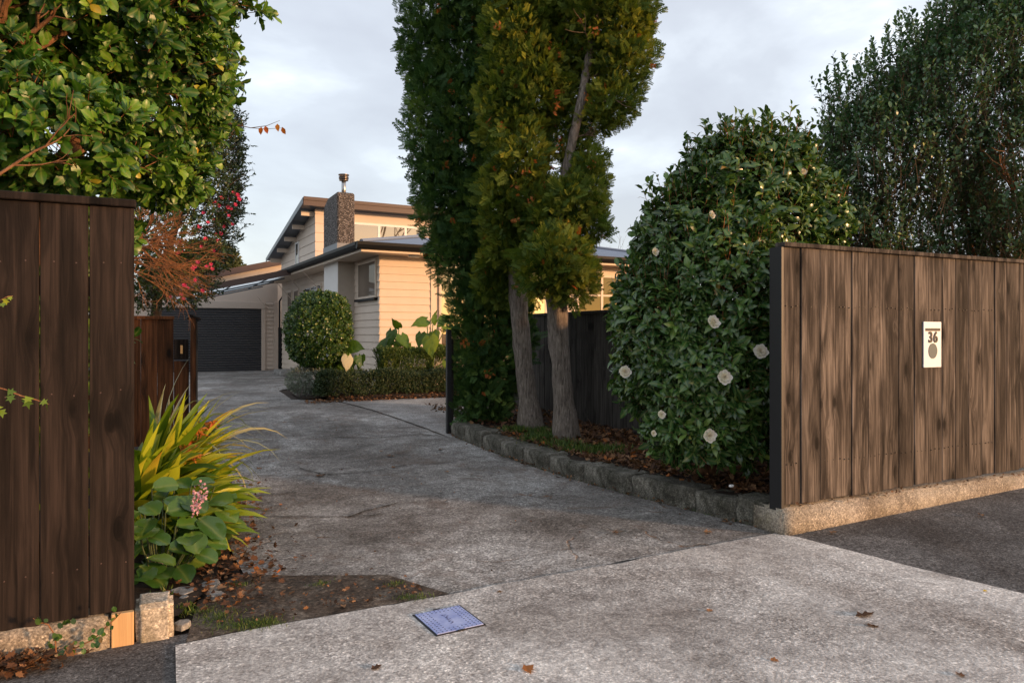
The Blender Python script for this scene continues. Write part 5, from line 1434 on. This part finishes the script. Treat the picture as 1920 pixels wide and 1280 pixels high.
for (x, y_, Z, s_) in spots:
    for rep_ in range(3 if s_ > .125 else 2):
        q = P(x + random.uniform(-8, 8), y_ - 14 + rep_ * 12, Z + rep_ * .18) - o; q.z = max(q.z, .03); ps.append(tuple(q)); an = random.uniform(-2.4, .4)
        ds.append((math.cos(an), math.sin(an), random.uniform(-.5, .35))); ns_.append((random.uniform(-.3, .3), random.uniform(-.9, -.1), 1)); ss.append(s_ * random.uniform(1.0, 1.3))
A = place(RL, np.array(ps), np.array(ds), np.array(ns_), np.array(ss)); np_mesh('leaves', A[0], A[1], M['L_berg'], t, A[2], True, A[3])
mb = MB()
for q in ps: mb.tube([(q[0] * .3, q[1] * .3, 0), (q[0] * .8, q[1] * .8, q[2] * .6), q], [.006, .005, .004], 4)
mb.build('leaf_stalks', m_plain('dark stalk', (.05, .07, .02), .6), t)
fs = P(372, 935, 4.35) - o
mb = MB(); mb.tube([P(335, 985, 4.45) - o, P(352, 960, 4.4) - o, fs], [.007, .006, .005], 6); mb.build('flower_stem', m_plain('red stem', (.30, .04, .03), .5), t)
N = 120; u = RNG.random(N); c = np.array([P(378, 912, 4.35) - o])[0][None] * (1 - u[:, None]) + np.array([P(366, 962, 4.3) - o])[0][None] * u[:, None]
rad_ = np.where(u < .45, .034, .022)
nd = rnd_dir(N); A = place(oval_tpl(.9, .1, .1), c + nd * rad_[:, None], unit(nd + RNG.normal(0, .5, nd.shape)), rnd_dir(N), np.full(N, .016)); np_mesh('flower_spike', A[0], A[1], M['p_lilac'], t, A[2], True, A[3])

# creepers
def creeper(label, pix, Z, leafs, size=.03, mat='L_berg', tpl=None, nodrop=None):
    o = P(*pix[0], Z); t = thing('creeper_stem', o, label, 'creeper', 'creepers on the dark fence'); mb = MB(); q = [P(x, y_, Z) - o for x, y_ in pix]
    mb.tube(q, [.003] * (len(q) - 1) + [.0012], 5); mb.build('stem', M['twig'], t)
    pos = np.array([P(x, y_, Z - .01) - o for x, y_ in leafs]); N = len(pos)
    d = np.tile([.2, -.25, -.7], (N, 1)) + RNG.normal(0, .5, (N, 3)); nn = np.tile([-.2, -1.0, .45], (N, 1)) + RNG.normal(0, .25, (N, 3))
    A = place(tpl or oval_tpl(.8, .06, .1), pos, d, nn, size * RNG.uniform(.7, 1.25, N)); np_mesh('leaves', A[0], A[1], M[mat], t, A[2], True, A[3]); return t
lobe = (np.array([[0, 0, 0], [-.5, .05, .02], [-.28, .35, 0], [-.55, .6, .03], [-.18, .62, 0], [0, 1.05, -.03], [.18, .62, 0], [.55, .6, .03], [.28, .35, 0], [.5, .05, .02]]),
        np.array([[0, 2, 1], [0, 4, 2], [2, 4, 3], [0, 6, 4], [4, 6, 5], [0, 8, 6], [6, 8, 7], [0, 9, 8]]))
creeper('ivy sprig with three lobed leaves poking across the lower left edge of the dark fence', [(-20, 722), (10, 730), (40, 742), (70, 750), (92, 758)], 3.02, [(14, 735), (20, 741), (50, 748), (56, 744), (78, 752), (88, 756), (2, 768), (-4, 760)], .040, 'L_strap', lobe)
creeper('tiny ivy sprig with one small leaf near the left fence edge above the other sprig', [(-20, 560), (0, 563), (15, 556), (24, 555)], 3.02, [(5, 568), (18, 556), (10, 560)], .026, 'L_strap', lobe)
cl = [(x + random.uniform(-9, 9), y_ + random.uniform(-9, 9)) for x, y_ in [(108, 1200), (112, 1215), (120, 1212), (130, 1222), (142, 1210), (150, 1215), (160, 1222), (165, 1200), (170, 1205), (180, 1180), (182, 1198), (190, 1192), (196, 1196), (202, 1170), (208, 1165), (215, 1160), (195, 1175), (178, 1185), (105, 1190), (98, 1210), (150, 1200), (138, 1200), (216, 1152), (224, 1148), (125, 1225), (100, 1222), (113, 1207), (170, 1195)]]
creeper('green creeper climbing the pale footing and pine block below the dark fence', [(100, 1225), (140, 1215), (175, 1198), (195, 1178), (215, 1160), (228, 1146)], 3.22, cl, .030, 'L_berg')
creeper('short creeper stem with a few green and orange leaves on the left footing', [(105, 1222), (103, 1190), (90, 1170), (70, 1165), (62, 1158)], 3.12, [(104, 1195), (100, 1185), (108, 1168), (120, 1162), (128, 1160), (136, 1158), (66, 1160), (76, 1158), (82, 1160)], .026, 'L_grass')

# ================================================================ FALLEN LEAVES, WEEDS
def dead_tpl():
    """ragged curled lobed leaf with a raised midrib"""
    n = 14; V = [[0, .5, .0]]
    for k in range(n):
        an = 2 * math.pi * k / n + .11; r_ = .5 * (1 if k % 2 else .70) * (1 + .12 * math.sin(k * 2.7))
        x, y = math.cos(an) * r_ * .72, .5 + math.sin(an) * r_
        V.append([x, y, .42 * abs(x) ** 1.3 + .10 * (y - .5) ** 2 + .05 * math.sin(k * 1.9)])
    V.append([0, -.25, .02]); V.append([.02, -.25, .02])
    F = [[0, 1 + k, 1 + (k + 1) % n] for k in range(n)] + [[0, n + 1, n + 2]]
    return np.array(V), np.array(F)
DT = dead_tpl()
def litter(name, zone_pts, zf, n, smin, smax, mat, kindlabel):
    pos = []
    for _ in range(n):
        x, y_ = zone_pts(); pos.append((x, y_, zf(x, y_) + random.uniform(.004, .03)))
    pos = np.array(pos); N = len(pos)
    d = rnd_dir(N); d[:, 2] *= .35; nn = np.tile([0, 0, 1.0], (N, 1)) + RNG.normal(0, .45, (N, 3))
    A = place(DT, pos, d, nn, RNG.uniform(smin, smax, N)); o = np_mesh(name, A[0], A[1], M[mat], None, A[2], False, A[3])
    return tag(o, kindlabel, 'leaf litter', None, 'stuff')
kx = lambda y: np.interp(y, [p_[1] for p_ in kerb_line], [p_[0] for p_ in kerb_line])
def z_bed():
    y = random.uniform(4.1, 11) if random.random() < .4 else random.uniform(4.3, 8.2); x0 = kx(y) + .2
    return x0 + (5.3 - x0) * random.random(), y
litter('leaf_litter', z_bed, lambda x, y: bedz(x, y) + .015, 5200, .03, .085, 'L_dead', 'thick brown dead leaves covering the raised bed behind the kerb stones')
def z_gut():
    y = 4 + 5.2 * random.random(); return kx(y) - abs(random.gauss(0, .045)) + .02, y
litter('leaf_litter', z_gut, lambda x, y: gz(x, y) + .006, 340, .015, .045, 'L_dead', 'thin line of dead leaf bits along the foot of the kerb stones')
def z_strip():
    y = random.uniform(4.05, 7.5); return random.gauss(.30, .14), y
litter('leaf_litter', z_strip, lambda x, y: gz(x, y) + .02, 900, .02, .06, 'L_dead', 'orange brown dead leaves under the plants by the dark fence')
litter('leaf_litter', lambda: (-.58 + random.gauss(0, .10), 3.74 - abs(random.gauss(0, .05))), lambda x, y: random.uniform(0, .05), 260, .03, .06, 'L_dead', 'heap of reddish dead leaves against the footing in the lower left corner')
litter('leaf_litter', lambda: (random.uniform(2.4, 7), random.gauss(13.72, .10)), lambda x, y: bed2(x, y) + .01, 900, .03, .07, 'L_dead', 'line of reddish dead leaves at the foot of the low hedge')
litter('leaf_litter', lambda: (random.uniform(4.1, 7.5), 3.80 + random.uniform(-.01, .02)), lambda x, y: .186, 120, .015, .035, 'L_dead', 'bits of orange leaf caught on the footing under the brown fence')
# crumbs on the drive
def z_drive():
    y = random.uniform(3.9, 11); x = .4 + abs(random.gauss(0, .9)) if random.random() < .6 else random.uniform(.5, kx(min(9, y)) - .1)
    return min(x, kx(min(9, y)) - .1), y
litter('leaf_crumbs', z_drive, lambda x, y: gz(x, y) + .004, 420, .008, .022, 'L_dead', 'tiny leaf crumbs scattered over the drive')

litter('leaf_litter', lambda: (random.uniform(.25, 1.3), 3.80 + abs(random.gauss(0, .18))), lambda x, y: .008, 130, .012, .035, 'L_dead', 'dead leaf bits and crumbs lying on the bare soil patch')
litter('leaf_litter', lambda: (.46 + abs(random.gauss(0, .16)), random.uniform(4.4, 7.4)), lambda x, y: gz(x, y) + .006, 170, .025, .06, 'L_dead', 'scattered dead leaves along the drive edge beside the strap leaved clump')
# single leaves one can point to
lone = [((1607, 1161), .085, .35, 'large curled brown leaf on the pale crossing, biggest one there'), ((1650, 1180), .05, .45, 'small brown leaf just right of the largest curled leaf on the crossing'),
        ((984, 1252), .06, .98, 'spiky orange leaf on the crossing below the blue cover'), ((697, 1262), .045, .30, 'flat dark brown leaf at the bottom edge, left of the spiky orange one'),
        ((1337, 1148), .03, .95, 'little orange leaf on the crossing left of the largest curled leaf'), ((1443, 1240), .03, .97, 'little orange leaf on the crossing below the largest curled leaf'),
        ((1808, 1275), .035, .5, 'brown leaf at the bottom edge of the crossing, towards the right'), ((1566, 999), .055, .8, 'pale tan leaf on the asphalt near the end of the brown fence'),
        ((1318, 1000), .05, .85, 'pale orange leaf on the drive below the near end kerb stone'), ((1160, 1003), .045, .65, 'tan leaf alone on the drive below the middle of the kerb line'),
        ((1835, 966), .05, .85, 'pale crumpled leaf on the asphalt below the number plate'), ((1901, 916), .05, .9, 'pale leaf on the asphalt at the right edge by the footing'),
        ((1370, 982), .055, .8, 'pale tan leaf in the corner below the near end kerb stone'), ((1353, 975), .05, .92, 'orange leaf in the corner left of the near end kerb stone'),
        ((466, 1068), .05, 1.0, 'bright red orange leaf on the drive above the soil patch'), ((470, 981), .075, .7, 'long tan leaf on the drive beside the strap leaved clump'),
        ((480, 936), .06, .8, 'pale tan leaf lying by the small hollow in the drive'), ((500, 960), .05, .96, 'orange leaf in the small hollow of the drive'),
        ((610, 892), .09, .6, 'dark brown curled leaf on the crack across the drive'), ((724, 857), .07, .55, 'brown curled leaf on the drive left of the black gate post'),
        ((842, 887), .045, .85, 'pale leaf on the drive near the middle of the kerb line'), ((826, 843), .055, .5, 'brown leaf on the drive just below the black gate post'),
        ((711, 848), .04, .8, 'tan leaf on the drive beyond the brown curled one'), ((742, 878), .04, .7, 'tan leaf on the right end of the drive crack'),
        ((640, 1138), .035, .9, 'small orange leaf on the bare soil patch'), ((440, 880), .05, .7, 'brown leaf nearest the strap leaved clump, in the group of four'),
        ((492, 880), .05, .75, 'brown leaf at the right of the group beside the strap leaved clump'), ((930, 1112), .03, .93, 'small orange leaf beside the joint right of the blue cover')]
for i, ((px, py), s_, r_, lab) in enumerate(lone):
    q = G(px, py); on_c = q.y < 3.72
    A = place(DT, np.array([[0, 0, 0]]), np.array([[math.cos(i * 2.3), math.sin(i * 2.3), 0]]), np.array([[random.uniform(-.25, .25), random.uniform(-.25, .25), 1]]), np.array([s_ * 1.35]), np.array([r_]))
    ob = np_mesh('fallen_leaf', A[0], A[1], M['L_dead'], None, A[2], False, A[3]); ob.location = (q.x, q.y, q.z + .014)
    tag(ob, lab, 'leaf', 'single fallen leaves on the concrete')
q = G(1845, 1112); A = place(leaf_tpl(.55, .05, .05), np.array([[0, 0, 0]]), np.array([[1, .2, 0]]), np.array([[0, 0, 1]]), np.array([.035])); ob = np_mesh('fallen_leaf', A[0], A[1], m_plain('yellow leaf', (.75, .50, .02), .5), None, A[2], True, A[3]); ob.location = (q.x, q.y, .015)
tag(ob, 'small bright yellow leaf at the right edge of the crossing', 'leaf', 'single fallen leaves on the concrete')
pb_ = rough_block('pebble', (-.02, -.014, 0), (.02, .014, .02), M['white'], amp=.003, cuts=5, seed=5, bev=.006); q = P(1371, 913, 5.6); pb_.location = q; tag(pb_, 'small white pebble on the kerb stones near the brown fence', 'pebble')

def grass(name, lab, zone, zf, n, h):
    pos = np.array([(lambda c: (c[0], c[1], zf(*c)))(zone()) for _ in range(n)]); d = np.tile([0, 0, 1.0], (n, 1)) + RNG.normal(0, .45, (n, 3))
    A = place(small_tpl(.13, .02), pos, d, rnd_dir(n), h * RNG.uniform(.4, 1.2, n)); return tag(np_mesh(name, A[0], A[1], M['L_grass'], None, A[2], False, A[3]), lab, 'grass', None, 'stuff')
def near(cs, sx, sy):
    def f():
        c = random.choice(cs); return (c[0] + random.gauss(0, sx), c[1] + random.gauss(0, sy))
    return f
gp = [G(400, 1165), G(430, 1175), G(460, 1178), G(380, 1150), G(480, 1172), G(420, 1155), G(500, 1172)]
grass('grass', 'green grass tufts at the front edge of the soil patch', near([(g.x, g.y) for g in gp], .05, .035), lambda x, y: .008, 1500, .024)
gp = [G(760, 1125), G(790, 1124), G(740, 1100), G(600, 1100), G(450, 1100)]
grass('grass', 'thin grass along the far rim of the soil patch', near([(g.x, g.y) for g in gp], .03, .02), lambda x, y: .01, 420, .028)
gp = [G(1000, 815, .15), G(1030, 822, .15), G(1060, 842, .15), G(1100, 850, .15), G(970, 812, .15), G(1010, 830, .15), G(1140, 852, .15)]
grass('weeds', 'small green weeds among the leaves at the feet of the two bare trunks', near([(g.x, g.y) for g in gp], .12, .10), lambda x, y: bedz(x, y) + .03, 3600, .075)
grass('moss_line', 'thin green growth at the foot of the kerb stones', lambda: (lambda y: (kx(y) - .01 + random.gauss(0, .012), y))(random.uniform(4.1, 9)), lambda x, y: gz(x, y), 420, .03)
gp = [G(300, 1130), G(345, 1150), G(305, 1115)]
grass('grass', 'grass tufts between the squat block and the broken slabs', near([(g.x, g.y) for g in gp], .03, .03), lambda x, y: .01, 260, .05)
